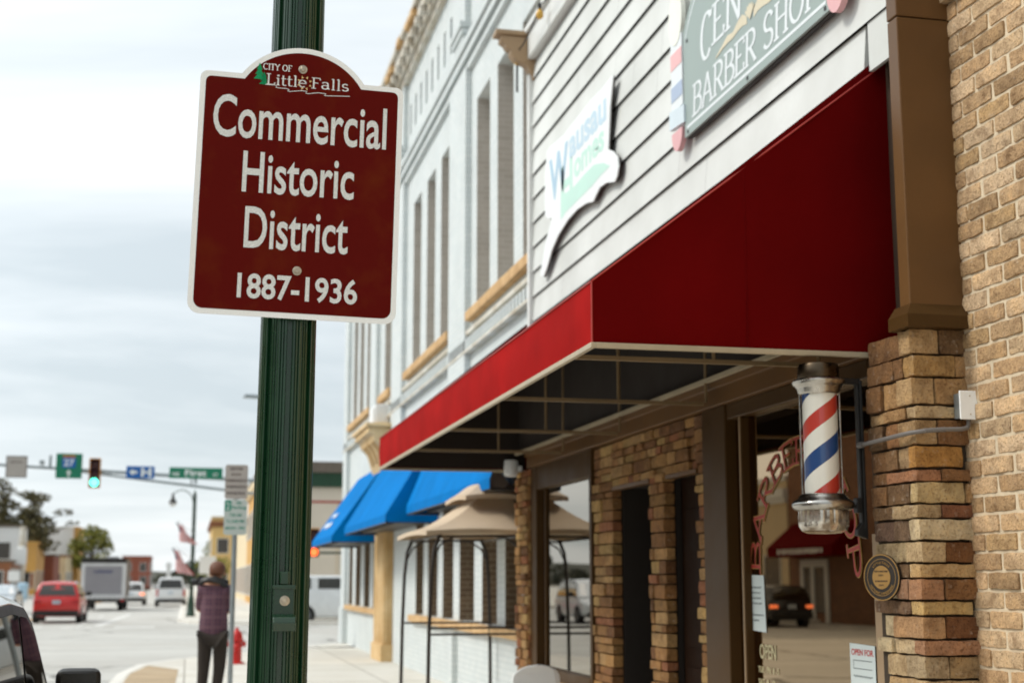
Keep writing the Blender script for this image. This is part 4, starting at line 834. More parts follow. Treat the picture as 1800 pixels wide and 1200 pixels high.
part('wall_bracket', M['black_metal'], bp, brk, world=False, bevel=.004)
# ------------------------------------------------------------------ electrical box with conduit
eb = thing('electrical_box', 'white metal electrical box with grey conduit across the stone pillar', 'electrical box', (3.825, 6.49, 2.52))
part('cover_plate', M['plate_white'], eb, BOX(3.772, 3.882, 6.463, 6.474, 2.452, 2.598), bevel=.004)
part('back_box', M['steel'], eb, BOX(3.785, 3.870, 6.475, 6.545, 2.462, 2.588))
part('screw', M['bolt'], eb, lambda b: [b.lathe([(.004, -.002), (.003, -.004)], (3.827, 6.463, z), 10, 'y') for z in (2.478, 2.572)])
cp = [(3.835, 6.50, 2.462), (3.835, 6.50, 2.43), (3.825, 6.498, 2.412), (3.79, 6.495, 2.405), (3.70, 6.50, 2.402), (3.60, 6.515, 2.395), (3.545, 6.56, 2.388), (3.528, 6.65, 2.383), (3.525, 6.85, 2.377), (3.525, 7.08, 2.372), (3.54, 7.12, 2.372)]
part('conduit', M['conduit'], eb, lambda b: (b.tube(cp, .0115, 10), [b.tube([Vector(cp[4]).lerp(Vector(cp[5]), k/8), Vector(cp[4]).lerp(Vector(cp[5]), k/8)+Vector((-.004, 0, 0))], .0135, 10) for k in range(9)], b.tube([(3.525, 7.05, 2.373), (3.525, 7.10, 2.372)], .017, 10)), smooth=50)
# ------------------------------------------------------------------ landmark plaque
pq = thing('landmark_plaque', 'round bronze and gold landmark plaque mounted on the stone pillar', 'plaque', (3.515, 6.865, 1.667), None)
PN = Vector((-.93, -.36, 0)).normalized(); PU = Vector((.36, -.93, 0)).normalized(); PV = Vector((0, 0, 1)); PO = Vector((3.515, 6.865, 1.667)); PR = .120
def disc(b, r0, r1, off, n=48):
    V = [PO+PU*(r*math.cos(2*math.pi*k/n))+PV*(r*math.sin(2*math.pi*k/n))+PN*off for r in (r0, r1) for k in range(n)]
    b.add(V, [(k, (k+1) % n, n+(k+1) % n, n+k) for k in range(n)])
def backd(b):
    n = 48; b.prism([PO+PU*(PR*math.cos(2*math.pi*k/n))+PV*(PR*math.sin(2*math.pi*k/n)) for k in range(n)], PN*.012)
part('disc', M['plaque_dark'], pq, backd, smooth=40)
part('gold_relief', M['gold_plaque'], pq, lambda b: (disc(b, .0005, .060, .0145), disc(b, .0925, .0955, .0145), disc(b, .1135, PR-.001, .0145)))
def ptext(b):
    def bend(u, v): a = R(90)-u/.072; return (.070+v)*math.cos(a), (.070+v)*math.sin(a)
    def bend2(u, v): a = R(270)+u/.088; return (.088-v)*math.cos(a), (.088-v)*math.sin(a)
    lettering(b, 'LITTLE FALLS', PO+PN*.0125, PU, PV, (-.058, .058, 0, .012), .002, .0, bend); lettering(b, 'HISTORIC LANDMARK', PO+PN*.0125, PU, PV, (-.095, .095, 0, .012), .002, .0, bend2)
part('lettering', M['gold_plaque'], pq, ptext)
part('centre_lettering', M['plaque_dark'], pq, lambda b: [wordbar(b, PO+PN*.0148, PU, PV, -w, w, z, z+.009, n, .0004) for w, z, n in ((.046, .026, 11), (.018, .006, 4), (.042, -.024, 9), (.018, -.044, 4))])
# ------------------------------------------------------------------ wall signs on the siding
YU = (0, -1, 0); ZU = (0, 0, 1)
def P3(x, pts): return [(x, y, z) for y, z in pts]
bsn = thing('barber_shop_sign', 'sage grey sign reading Barber Shop with painted poles at its ends', 'sign', (3.6, 8.7, 5.0))
def archz(y): return 5.80+.62*(1-((y-8.69)/1.30)**2)**.8 if abs(y-8.69) < 1.3 else 5.80
arcpts = [(9.97-(2.56)*i/30, archz(9.97-2.56*i/30)) for i in range(31)]
brd = arcpts+[(7.41, 5.0), (9.97, 5.0)]
part('board', [M['sage']], bsn, lambda b: b.prism(P3(3.605, brd), (.022, 0, 0)))
part('board_shadow', M['shadow_edge'], bsn, lambda b: b.prism(P3(3.628, [(y*1.0-.012*(1 if y > 8.7 else -1), z-.012) for y, z in brd]), (.03, 0, 0)))  # dark slab behind the board, drawn as its shadow line
def border(b):
    x = 3.6045
    b.box(x-.001, x, 7.46, 9.92, 5.055, 5.078)
    ins = [(y+(8.69-y)*.035, z-.05) for y, z in arcpts]
    for i in range(len(ins)-1): b.add([(x-.0005, ins[i][0], ins[i][1]), (x-.0005, ins[i+1][0], ins[i+1][1]), (x-.0005, ins[i+1][0], ins[i+1][1]-.022), (x-.0005, ins[i][0], ins[i][1]-.022)], [(0, 1, 2, 3)])
part('border_line', M['sign_white'], bsn, border)
def bl(b):
    O = (3.6035, 0, 0)
    serif(b, 'BARBER SHOP', O, YU, ZU, (-9.80, -7.56, 5.115, 5.345), thick=.17, thin=.08, depth=.0006, shear=.12)
    serif(b, 'C', O, YU, ZU, (-9.60, -9.36, 5.46, 5.80), thick=.15, thin=.06, depth=.0006, shear=.1); serif(b, 'EN', O, YU, ZU, (-9.36, -8.76, 5.515, 5.80), thick=.17, thin=.07, depth=.0006, shear=.12)
part('lettering', M['sign_white'], bsn, bl)
def orn(b):
    x = 3.603
    for s in (1, -1):
        P = [(8.62+s*.06, 5.44), (8.62+s*.14, 5.47), (8.62+s*.22, 5.46), (8.62+s*.32, 5.43), (8.62+s*.42, 5.44), (8.62+s*.52, 5.42), (8.62+s*.66, 5.385)]
        wd = [.03, .042, .035, .022, .028, .016, .004]
        for i in range(6): b.add([(x-.0003*i, P[i][0], P[i][1]+wd[i]), (x-.0003*i, P[i][0], P[i][1]-wd[i]), (x-.0003*i, P[i+1][0], P[i+1][1]-wd[i+1]), (x-.0003*i, P[i+1][0], P[i+1][1]+wd[i+1])], [(0, 1, 2, 3)])
    for k in range(5):
        a = R(50+20*k); b.add([(x-.003-.0003*k, 8.62, 5.42), (x-.003-.0003*k, 8.62+.10*math.cos(a)-.02, 5.42+.10*math.sin(a)), (x-.003-.0003*k, 8.62+.12*math.cos(a), 5.42+.12*math.sin(a)), (x-.003-.0003*k, 8.62+.10*math.cos(a)+.02, 5.42+.10*math.sin(a))], [(0, 1, 2, 3)])
part('ornament', M['ornament'], bsn, orn)
def motif(yc):
    w = .13
    mo = part('painted_pole', M['sign_white'], bsn, lambda b: b.prism(P3(3.595, [(yc+w, 5.28), (yc-w, 5.28), (yc-w, 5.86), (yc+w, 5.86)]), (.03, 0, 0)))
    el = [(yc+.155*math.cos(2*math.pi*k/28), 6.02+.22*math.sin(2*math.pi*k/28)) for k in range(28)]
    part('painted_dome', M['cream_white'], mo, lambda b: b.prism(P3(3.590, el), (.036, 0, 0)))
    part('painted_band', M['palered'], mo, lambda b: b.box(3.592, 3.595, yc-w+.004, yc+w-.004, 5.62, 5.75)); part('painted_band', M['paleblue'], mo, lambda b: b.box(3.592, 3.595, yc-w+.004, yc+w-.004, 5.36, 5.48))
    part('painted_collar', M['paleblue2'], mo, lambda b: b.prism(P3(3.588, [(yc+.17, 5.15), (yc-.17, 5.12), (yc-.17, 5.26), (yc+.17, 5.30)]), (.04, 0, 0)))
    tip = [(yc+.12*math.cos(R(180+180*k/16)), 5.10+.16*math.sin(R(180+180*k/16))) for k in range(17)]
    part('painted_tip', M['pinkish'], mo, lambda b: b.prism(P3(3.589, tip), (.04, 0, 0)))
motif(10.11); motif(7.30)
part('screw', M['black_metal'], bsn, lambda b: [b.box(3.600, 3.6045, y-.012, y+.012, z-.012, z+.012) for y, z in ((9.9, 5.03), (8.7, 5.03), (7.47, 5.03), (9.88, 5.75))])
wsn = thing('home_builder_sign', 'white cut-out sign with faded blue and green lettering on the siding', 'sign', (3.62, 13, 5.5))
WP = [(11.889, 6.19), (11.861, 6.161), (11.96, 5.925), (12.037, 5.534), (11.89, 5.472), (11.747, 5.376), (11.723, 5.281), (11.772, 5.208), (11.843, 5.175), (12.109, 5.24), (12.325, 5.255), (12.453, 5.216), (12.551, 5.178), (12.78, 5.225), (13.123, 5.252), (13.484, 5.236), (13.864, 5.17), (14.143, 5.073), (14.349, 4.934), (14.499, 4.863), (14.643, 4.903), (14.599, 4.988), (14.427, 5.201), (14.136, 5.42), (14.257, 5.441), (14.421, 5.513), (14.435, 5.685), (14.413, 5.976), (14.326, 6.204), (14.201, 6.219), (13.61, 6.171), (13.385, 6.181), (12.548, 6.197), (12.227, 6.18)]
part('panel', M['ad_white'], wsn, lambda b: b.prism(P3(3.606, WP), (.012, 0, 0))); part('panel_shadow', M['shadow_edge'], wsn, lambda b: b.prism(P3(3.619, [(y+.0, z-.004) for y, z in WP]), (.016, 0, 0)))  # dark lowered copy of the panel, its shadow put into colour
def big(b, s, box, shear=.0): lettering(b, s, (3.6055, 0, 0), YU, ZU, box, .001, .03, (lambda u, v: (u, v)))
part('lettering', M['ad_blue2'], wsn, lambda b: big(b, 'W', (-14.22, -13.44, 5.58, 6.06))); part('lettering', M['ad_blue'], wsn, lambda b: big(b, 'ausau', (-13.40, -12.08, 5.83, 6.05)))
part('lettering', M['ad_green'], wsn, lambda b: (big(b, 'H', (-13.72, -13.28, 5.42, 5.84)), big(b, 'omes', (-13.22, -12.16, 5.58, 5.77))))
SWO = [(11.977, 5.362), (12.187, 5.451), (12.502, 5.524), (12.835, 5.526), (13.184, 5.508), (13.55, 5.53), (13.739, 5.60), (13.746, 5.301), (13.555, 5.332), (13.048, 5.336), (12.573, 5.34), (12.253, 5.361)]
part('swoosh', M['ad_green'], wsn, lambda b: b.prism(P3(3.6040, SWO), (.001, 0, 0)))
# string of bulbs along the frieze
sb = thing('string_lights', 'string of amber bulbs hung along the white frieze over the siding', 'string lights', (3.5, 13, 7.7))
BY = [15.3, 14.2, 13.35, 12.5, 11.6]; BZ = [7.62, 7.74, 7.78, 7.74, 7.78]
cur = [Vector((3.50, BY[i]+(BY[i+1]-BY[i])*k/8, BZ[i]+.06+(BZ[i+1]-BZ[i])*k/8-.07*math.sin(math.pi*k/8))) for i in range(4) for k in range(8)]
part('cable', M['black_metal'], sb, lambda b: (b.tube(cur, .008, 6), b.tube([(3.5, 15.3, 7.68), (3.5, 15.3, 7.2)], .014, 6)))
M['amber'] = mat('amber bulb glass', (.62, .36, .06), .2, .1)
for y, z in zip(BY, BZ):
    bu = part('bulb', M['amber'], sb, lambda b: b.lathe([(.015, .02), (.035, -.01), (.045, -.045), (.035, -.08), (.008, -.10)], (3.5, y, z), 14), smooth=60)
    part('socket', M['black_metal'], bu, lambda b: b.lathe([(.02, .02), (.022, .08), (.012, .09)], (3.5, y, z), 10))
tag(part('security_light', M['plastic_white'], None, lambda b: (b.lathe([(.03, 2.80), (.075, 2.81), (.08, 2.83), (.08, 2.96), (.07, 2.985), (.02, 2.99)], (3.50, 15.62, 0), 24), b.box(3.52, 3.62, 15.58, 15.66, 2.86, 2.92)), smooth=40), 'small white cylinder light at the top of the far stone pier', 'light')
# notices on the pane
pp = thing('paper_notice', 'white printed paper notice taped high inside the barber window', 'paper', (3.712, 9.05, 1.5))
def sheet(x, y0, y1, z0, z1, sk=.02): return lambda b: b.add([(x, y1+sk, z1), (x, y0+sk, z1-.006), (x, y0, z0), (x, y1, z0+.01)], [(0, 1, 2, 3)])
part('sheet', M['paper'], pp, sheet(3.7105, 8.905, 9.175, 1.315, 1.69))
part('print', M['ink'], pp, lambda b: [wordbar(b, (3.7103, 9.145, z), YU, ZU, 0, w, 0, .011, int(w*70), .0005, int(z*99)) for z, w in ((1.60, .18), (1.565, .16), (1.53, .17), (1.495, .18), (1.42, .21), (1.385, .13))])
po = thing('opening_notice', 'white poster with red heading at the window corner next to the stone pillar', 'paper', (3.712, 7.58, 1.1))
part('sheet', M['paper'], po, sheet(3.7105, 7.38, 7.69, .86, 1.30, .0))
part('heading', M['red_ink'], po, lambda b: lettering(b, 'OPEN FOR', (3.7100, 7.67, 1.235), YU, ZU, (0, .27, 0, .035), .0008, .02))
part('print', M['ink'], po, lambda b: (b.box(3.7096, 3.7100, 7.42, 7.65, 1.205, 1.209), b.box(3.7096, 3.7100, 7.42, 7.65, 1.16, 1.164), b.box(3.7096, 3.71, 7.646, 7.65, 1.16, 1.209), squiggle(b, (3.7100, 7.65, 1.12), YU, ZU, 0, .23, 0, .014, .0006, 3, .003), wordbar(b, (3.7098, 7.64, 1.04), YU, ZU, 0, .1, 0, .02, 5)))
# ------------------------------------------------------------------ grill gazebo
gz = thing('grill_gazebo', 'beige two tier grill gazebo with bowed dark posts standing by the white brick wall', 'gazebo', (3.2, 16.9, Z0))
gx0, gx1, gy0, gy1 = 2.66, 3.74, 15.95, 18.0
def canopyg(b):
    cx, cy = (gx0+gx1)/2+.1, (gy0+gy1)/2
    def tier(ax0, ax1, ay0, ay1, z0, bx0, bx1, by0, by1, z1, sag):
        A = [(ax0, ay0), (ax1, ay0), (ax1, ay1), (ax0, ay1)]; B = [(bx0, by0), (bx1, by0), (bx1, by1), (bx0, by1)]
        for i in range(4):
            a, c, d, e = A[i], A[(i+1) % 4], B[(i+1) % 4], B[i]
            def f(u, v):
                p = (a[0]+(c[0]-a[0])*u, a[1]+(c[1]-a[1])*u); q = (e[0]+(d[0]-e[0])*u, e[1]+(d[1]-e[1])*u)
                return (p[0]+(q[0]-p[0])*v, p[1]+(q[1]-p[1])*v, z0+(z1-z0)*v-sag*math.sin(v*math.pi)-.03*math.sin(u*math.pi)*(1-v)*-1)
            b.grid(f, 10, 8)
            b.grid(lambda u, v: (a[0]+(c[0]-a[0])*u, a[1]+(c[1]-a[1])*u, z0-.05*v+.03*math.sin(u*math.pi)), 10, 1)
    tier(gx0-.08, gx1+.08, gy0-.12, gy1+.1, 2.20, cx-.02, cx+.40, cy-.55, cy+.4, 2.60, .06)
    tier(cx-.20, cx+.50, cy-.75, cy+.60, 2.62, cx+.20, cx+.24, cy-.35, cy+.15, 3.0, .04)
part('canopy', M['beige_cloth'], gz, canopyg, smooth=40)
for x, y, sx in ((gx0, gy0, 1), (gx0, gy1, 1), (gx1, gy0, -1), (gx1, gy1, -1)):
    part('post', M['bronze_metal'], gz, lambda b: (b.tube([(x-.03*sx, y, Z0), (x-.02*sx, y, 1.1), (x, y, 1.7), (x+.03*sx, y, 2.0), (x+.10*sx, y, 2.17)], .022, 8), b.tube([(x, y, 1.85), (x+.10*sx, y, 2.05), (x+.25*sx, y, 2.14), (x+.45*sx, y, 2.15)], .012, 6)), smooth=50)
part('shelf_rail', M['bronze_metal'], gz, lambda b: (b.tube([(gx0, gy0, 1.13), (gx1, gy0, 1.13)], .014, 6), b.tube([(gx0, gy0, 1.06), (gx1, gy0, 1.06)], .014, 6), b.tube([(gx0, gy1, 1.13), (gx1, gy1, 1.13)], .014, 6), b.tube([(gx1, gy0, 1.1), (gx1, gy1, 1.1)], .014, 6)))
part('roof_frame', M['bronze_metal'], gz, lambda b: (b.tube([(gx0+.06, gy0, 2.14), (gx1-.06, gy0, 2.16)], .014, 6), b.tube([(gx0+.06, gy1, 2.14), (gx1-.06, gy1, 2.16)], .014, 6), b.tube([(gx0+.08, gy0, 2.15), (gx0+.08, gy1, 2.15)], .014, 6), b.tube([(gx1-.08, gy0, 2.15), (gx1-.08, gy1, 2.15)], .014, 6), b.tube([(gx0+.1, gy0, 2.17), (3.3, 16.8, 2.40)], .012, 6), b.tube([(gx1-.1, gy0, 2.17), (3.3, 16.8, 2.40)], .012, 6)))
# ------------------------------------------------------------------ white plastic chair below the far shop window
ch = thing('plastic_chair', 'white rounded plastic chair under the far shop window', 'chair', (3.22, 13.4, Z0))
part('seat', M['plastic_white'], ch, lambda b: b.box(2.98, 3.42, 13.2, 13.62, Z0+.41, Z0+.45), bevel=.015)
part('backrest', M['plastic_white'], ch, lambda b: b.prism([(2.98, 13.2, Z0+.45), (3.42, 13.2, Z0+.45)]+[(3.20+.23*math.cos(R(a)), 13.2-.05*math.sin(R(a)), Z0+.62+.13*math.sin(R(a))) for a in range(0, 181, 15)], (0, .03, 0)), bevel=.01)
for x in (3.0, 3.4):
    for y in (13.23, 13.6): part('leg', M['plastic_white'], ch, lambda b: b.tube([(x, y, Z0), (x, y, Z0+.41)], [.018, .026], 8))
# ================================================================== STREET FURNITURE
XU = (1, 0, 0)
def rrect(x0, x1, z0, z1, r, y):
    P = []
    for cx, cz, a0 in ((x1-r, z1-r, 0), (x0+r, z1-r, 90), (x0+r, z0+r, 180), (x1-r, z0+r, 270)): P += [(cx+r*math.cos(R(a0+18*k)), y, cz+r*math.sin(R(a0+18*k))) for k in range(6)]
    return P
pk = thing('parking_sign', 'grey post with two stacked parking rule plates, one grey and one green and white', 'sign', (.53, 17.52, Z0))
part('post', M['steel'], pk, lambda b: b.tube([(.53, 17.55, Z0), (.53, 17.55, 3.0)], .032, 10), smooth=50)
pt = part('upper_plate', M['sgrey'], pk, lambda b: b.prism(rrect(.395, .665, 2.618, 3.03, .03, 17.5), (0, .004, 0)))
def ln(b, rows, seed): [wordbar(b, (.53, 17.499, z), XU, ZU, -w/2, w/2, 0, .034, n, .001, seed) for z, w, n in rows]
part('print', M['dk_let'], pt, lambda b: ln(b, ((2.965, .16, 7), (2.895, .12, 4), (2.822, .25, 10), (2.748, .24, 10), (2.67, .22, 8)), 4))
pt = part('lower_plate', M['sage_sign'], pk, lambda b: b.prism(rrect(.395, .665, 2.19, 2.612, .03, 17.5), (0, .004, 0)))
part('number_panel', M['pgreen'], pt, lambda b: b.box(.402, .476, 17.4985, 17.4995, 2.475, 2.60)); part('number', M['sage_sign'], pt, lambda b: lettering(b, '2', (0, 17.498, 0), XU, ZU, (.418, .460, 2.492, 2.58), .0008, .03))
def pl(b):
    for s, bx in (('HR', (.54, .60, 2.555, 2.59)), ('Parking', (.485, .655, 2.49, 2.535)), ('7:00 AM', (.46, .60, 2.41, 2.445)), ('To 5:00 PM', (.425, .635, 2.335, 2.37)), ('MON - FRI', (.42, .64, 2.255, 2.29))): lettering(b, s, (0, 17.499, 0), XU, ZU, bx, .0008, .02)
part('print', M['pgreen'], pt, pl)
hy = thing('fire_hydrant', 'red fire hydrant on the pavement behind the parking sign post', 'fire hydrant', (.93, 27.5, Z0))
part('barrel', M['hydrant'], hy, lambda b: b.lathe([(.15, 0), (.15, .03), (.10, .05), (.095, .40), (.125, .41), (.125, .45), (.11, .46), (.10, .54), (.06, .60), (.03, .62), (.03, .66), (.01, .665)], LO_, 24), world=False, smooth=40)
for ax, o, prf in (('x', (-.10, 0, .36), [(.055, 0), (.055, -.05), (.035, -.07)]), ('x', (.10, 0, .36), [(.055, 0), (.055, .05), (.035, .07)]), ('y', (0, -.10, .30), [(.075, 0), (.075, -.05), (.05, -.08)])):
    part('outlet_cap', M['hydrant'], hy, lambda b: b.lathe(prf, o, 12, ax), world=False, smooth=40)
# ------------------------------------------------------------------ traffic signal mast over the far side of the junction
MY = 53.0
ms = thing('signal_mast', 'grey traffic signal mast with a long trussed arm reaching over the street', 'traffic mast', (3.9, MY+.3, Z0))
part('upright', M['steel'], ms, lambda b: b.tube([(3.9, MY+.3, Z0), (3.9, MY+.3, 8.2)], [.16, .10], 12), smooth=50)
def topz(x): return 5.20+(3.9-x)*.048
def lowz(x): return 4.62+(3.9-x)*.113 if x > -4.2 else topz(x)-.02
part('mast_arm', M['steel'], ms, lambda b: (b.tube([(x, MY+.3, topz(x)) for x in (3.9, 0, -4, -8, -10)], [.075, .07, .06, .05, .04], 8), b.tube([(x, MY+.3, lowz(x)) for x in (3.9, 1, -2, -4.4)], [.05, .05, .045, .04], 8), [b.tube([(x, MY+.3, topz(x)), (x, MY+.3, lowz(x))], .03, 6) for x in (-2.9, -2.0, .0, 1.6)]), smooth=50)
part('luminaire', M['steel'], ms, lambda b: (b.tube([(3.9, MY+.3, 7.6), (3.4, MY+.3, 8.2), (2.6, MY+.3, 8.36), (2.3, MY+.3, 8.36)], .035, 8), b.prism([(1.75, MY+.18, 8.34), (1.85, MY+.18, 8.46), (2.35, MY+.18, 8.44), (2.40, MY+.18, 8.32)], (0, .26, 0))), smooth=30)
part('camera_stub', M['steel'], ms, lambda b: (b.tube([(-4.95, MY+.3, topz(-4.95)), (-4.95, MY+.3, topz(-4.95)+.45)], .05, 6), b.box(-5.3, -5.15, MY+.1, MY+.4, topz(-5.2)+.1, topz(-5.2)+.24)))
part('mast_bracket', M['steel'], ms, lambda b: [b.box(x-.05, x+.05, MY+.1, MY+.3, topz(x)-.25, topz(x)+.25) for x in (-6.05, -4.3, -3.4, -1.8, .15)])
def msign(name, label, x0, x1, z0, z1, m):
    t = thing(name, label, 'sign', ((x0+x1)/2, MY, (z0+z1)/2)); part('panel', m, t, BOX(x0, x1, MY, MY+.04, z0, z1), bevel=.01); return t
t = msign('regulatory_sign', 'pale grey square plate at the left of the signal mast arm', -6.42, -5.70, 5.24, 6.01, M['sgrey'])
part('border', M['dk_let'], t, lambda b: (b.box(-6.42, -5.70, MY-.006, MY-.002, 5.24, 5.27), b.box(-6.42, -5.70, MY-.006, MY-.002, 5.98, 6.01), b.box(-6.42, -6.39, MY-.006, MY-.002, 5.271, 5.979), b.box(-5.73, -5.70, MY-.006, MY-.002, 5.271, 5.979), wordbar(b, (-6.06, MY-.001, 5.76), XU, ZU, -.2, .2, 0, .07, 7, .003)))
t = msign('route_sign', 'green sign with blue route 27 shield and up arrow on the mast arm', -4.73, -3.83, 5.24, 6.13, M['sgreen'])
sh = part('route_shield', M['sblue'], t, lambda b: b.prism(rrect(-4.52, -4.05, 5.62, 5.98, .05, MY-.012), (0, .008, 0))); part('shield_band', M['sorange'], sh, BOX(-4.50, -4.07, MY-.014, MY-.004, 5.99, 6.06))
part('route_number', M['white_let'], sh, lambda b: lettering(b, '27', (0, MY-.013, 0), XU, ZU, (-4.46, -4.11, 5.68, 5.92), .003, .02))
part('arrow', M['white_let'], t, lambda b: b.prism([(x, MY-.008, z) for x, z in ((-4.31, 5.29), (-4.25, 5.29), (-4.25, 5.43), (-4.18, 5.43), (-4.28, 5.55), (-4.38, 5.43), (-4.31, 5.43))], (0, .005, 0)))
t = msign('hospital_sign', 'blue hospital sign with left arrow and letter H on the mast arm', -2.30, -1.31, 5.28, 5.72, M['sblue'])
part('lettering', M['white_let'], t, lambda b: (lettering(b, 'H', (0, MY-.002, 0), XU, ZU, (-1.78, -1.42, 5.34, 5.66), .004, .04), b.prism([(x, MY-.006, z) for x, z in ((-2.2, 5.50), (-2.05, 5.38), (-2.05, 5.455), (-1.92, 5.455), (-1.92, 5.545), (-2.05, 5.545), (-2.05, 5.62))], (0, .004, 0))))
t = msign('street_name_sign', 'long green street sign reading NE First ST on the mast arm', -.79, 1.10, 5.30, 5.70, M['sgreen'])
part('lettering', M['white_let'], t, lambda b: (lettering(b, 'NE', (0, MY-.002, 0), XU, ZU, (-.68, -.44, 5.40, 5.52), .004, .03), lettering(b, 'First', (0, MY-.002, 0), XU, ZU, (-.24, .52, 5.39, 5.62), .004, .03), lettering(b, 'ST', (0, MY-.002, 0), XU, ZU, (.76, .94, 5.40, 5.50), .004, .03)))
def signal(label, x, zt, lit, r=.14, side=False):
    t = thing('traffic_light', label, 'traffic light', (x, MY, zt-.55))
    part('housing', M['signal_yellow'], t, lambda b: (b.box(x-.20, x+.20, MY-.02, MY+.2, zt-1.06, zt),), bevel=.03)
    part('backplate', M['lens_off'], t, lambda b: b.box(x-.165, x+.165, MY-.03, MY-.021, zt-1.03, zt-.04))
    for k in range(3):
        z = zt-.19-.34*k; m = (M['lens_green'] if lit == 'g' else M['lens_red']) if (k == 2) else M['lens_off']
        ln_ = part('lens', m, t, lambda b: b.lathe([(.02, -.06), (r*.7, -.05), (r, -.035), (r, -.031)][::-1], (x, MY, z), 20, 'y'), smooth=60)
        part('visor', M['carblack'], ln_, lambda b: b.grid(lambda u, v: (x+(r+.012)*math.cos(R(-20+220*u)), MY-.032-.20*v*(1-.25*abs(u-.5)), z+(r+.012)*math.sin(R(-20+220*u))), 12, 2))
    return t
signal('traffic light with the green lamp lit on the mast arm beside the route sign', -3.39, 5.98, 'g')
t = signal('traffic light with orange red lamp lit beyond the green pole, under the blue awning', 4.47, 4.02-.60+.14, 'r')
t = signal('dark traffic light head seen just right of the green pole, above a lit orange one', 4.40, 4.62-.02, 'r') if False else None
part('side_mount', M['green_pole'], bpy.data.objects['traffic_light.001'], lambda b: (b.box(4.67, 6.4, MY+.05, MY+.12, 2.62, 2.70), b.box(4.2, 4.30, MY+.05, MY+.12, 2.3, 3.2)))
# ------------------------------------------------------------------ flags on the far lamp
def flag(label, x0, z0, x1, z1, ln_, drop, n):
    t = thing('flag', label, 'flag', (.1, 63.8, z0), 'flags hanging from the far lamp post')
    part('staff', M['plastic_white'], t, lambda b: b.tube([(.17, 63.85, z0-.5), (x0, 63.7, z0+.05)], .015, 6))
    c = MB(); nu, nv = 13, 10
    for i in range(nv):
        for k in range(nu):
            def q(a, b_): s = b_/nv; e = a/nu; return (x0+(x1-x0)*s+(.30+.34*s)*(e-.35)+.05*math.sin(e*9+s*5), 63.7+.08*math.sin(e*8+s*3), z0-drop*s-.42*(e)*(1-.3*s)*.4)
            mi = 2 if (k < 6 and i < 4) else (0 if k % 2 == 0 else 1)
            c.add([q(k, i), q(k+1, i), q(k+1, i+1), q(k, i+1)], [(0, 1, 2, 3)], None, mi)
    c.build('cloth', [M['flag_red'], M['flag_white'], M['flag_blue']], t, smooth=60)
M['flag_red'] = clothmat('flag red', S('c0424a')); M['flag_white'] = clothmat('flag white', S('e4dcd8')); M['flag_blue'] = clothmat('flag blue', S('2d3a58'))
flag('upper striped flag on the distant lamp post', -.50, 4.15, -.10, 3.3, 1, .85, 1)
flag('lower striped flag drooping from the distant lamp post', -.62, 3.05, -.20, 2.0, 1, 1.05, 2)
# ================================================================== PERSON
def skin(name, m, parent, V, E, Rr, sub=2, root=0):
    me = bpy.data.meshes.new(name); me.from_pydata(V, E, []); me.materials.append(m); o = bpy.data.objects.new(name, me); COL.objects.link(o)
    if parent: o.parent = parent
    s = o.modifiers.new('skin', 'SKIN'); s.use_smooth_shade = True
    sv = me.skin_vertices[0].data
    for i, r in enumerate(Rr): sv[i].radius = (r, r) if not isinstance(r, tuple) else r; sv[i].use_root = (i == root)
    if sub: u = o.modifiers.new('smooth', 'SUBSURF'); u.levels = 1; u.render_levels = sub
    return o
m, t, b_ = mk('plaid flannel'); tcx = N(t, 'ShaderNodeTexCoord').outputs['Object']; sx = N(t, 'ShaderNodeSeparateXYZ'); t.links.new(tcx, sx.inputs[0])
def band(o, per, wd):
    a = N(t, 'ShaderNodeMath', operation='MULTIPLY'); t.links.new(o, a.inputs[0]); a.inputs[1].default_value = 1/per
    f = N(t, 'ShaderNodeMath', operation='FRACT'); t.links.new(a.outputs[0], f.inputs[0]); g = N(t, 'ShaderNodeMath', operation='LESS_THAN'); t.links.new(f.outputs[0], g.inputs[0]); g.inputs[1].default_value = wd; return g.outputs[0]
c = mixc(t, band(sx.outputs[2], .04, .4), (.16, .065, .085), (.085, .045, .068)); c = mixc(t, band(sx.outputs[0], .04, .4), c, (.06, .038, .06)); c = mixc(t, band(sx.outputs[2], .12, .12), c, (.145, .085, .10)); c = mixc(t, band(sx.outputs[0], .12, .12), c, (.115, .07, .09))
t.links.new(c, b_.inputs['Base Color']); b_.inputs['Roughness'].default_value = .95; M['plaid'] = m
ps = thing('person', 'person in a plaid flannel shirt and dark trousers, seen from behind beside the signpost', 'person', (.325, 18, Z0), None, 0)
ps.rotation_euler = (0, 0, R(-8))
#      0 pelvis 1 waist 2 chest 3 neckbase 4 neck 5 head 6 headtop | L: 7 shoulder 8 elbow 9 wrist | R: 10..12 | L leg 13 hip 14 knee 15 ankle 16 toe | R 17..20
V = [(0, 0, .93), (0, 0, 1.10), (0, .02, 1.30), (0, .01, 1.46), (0, .03, 1.52), (.02, .06, 1.61), (.02, .06, 1.68),
     (-.14, .02, 1.41), (-.175, .06, 1.15), (-.09, .27, 1.34), (.14, .02, 1.41), (.19, .06, 1.14), (.07, .29, 1.24),
     (-.09, 0, .86), (-.105, .02, .48), (-.12, -.01, .08), (-.13, .13, .03), (.09, 0, .86), (.085, .03, .48), (.045, -.01, .08), (.06, .13, .03)]
Ed = [(0, 1), (1, 2), (2, 3), (3, 4), (4, 5), (5, 6), (3, 7), (7, 8), (8, 9), (3, 10), (10, 11), (11, 12), (0, 13), (13, 14), (14, 15), (15, 16), (0, 17), (17, 18), (18, 19), (19, 20)]
Rd = [(.13, .10), (.13, .10), (.15, .105), (.10, .08), .055, (.082, .10), .06, .075, .05, .032, .075, .05, .032, .095, .062, .042, .035, .095, .062, .042, .035]
body = skin('body', M['skin'], ps, V, Ed, Rd)
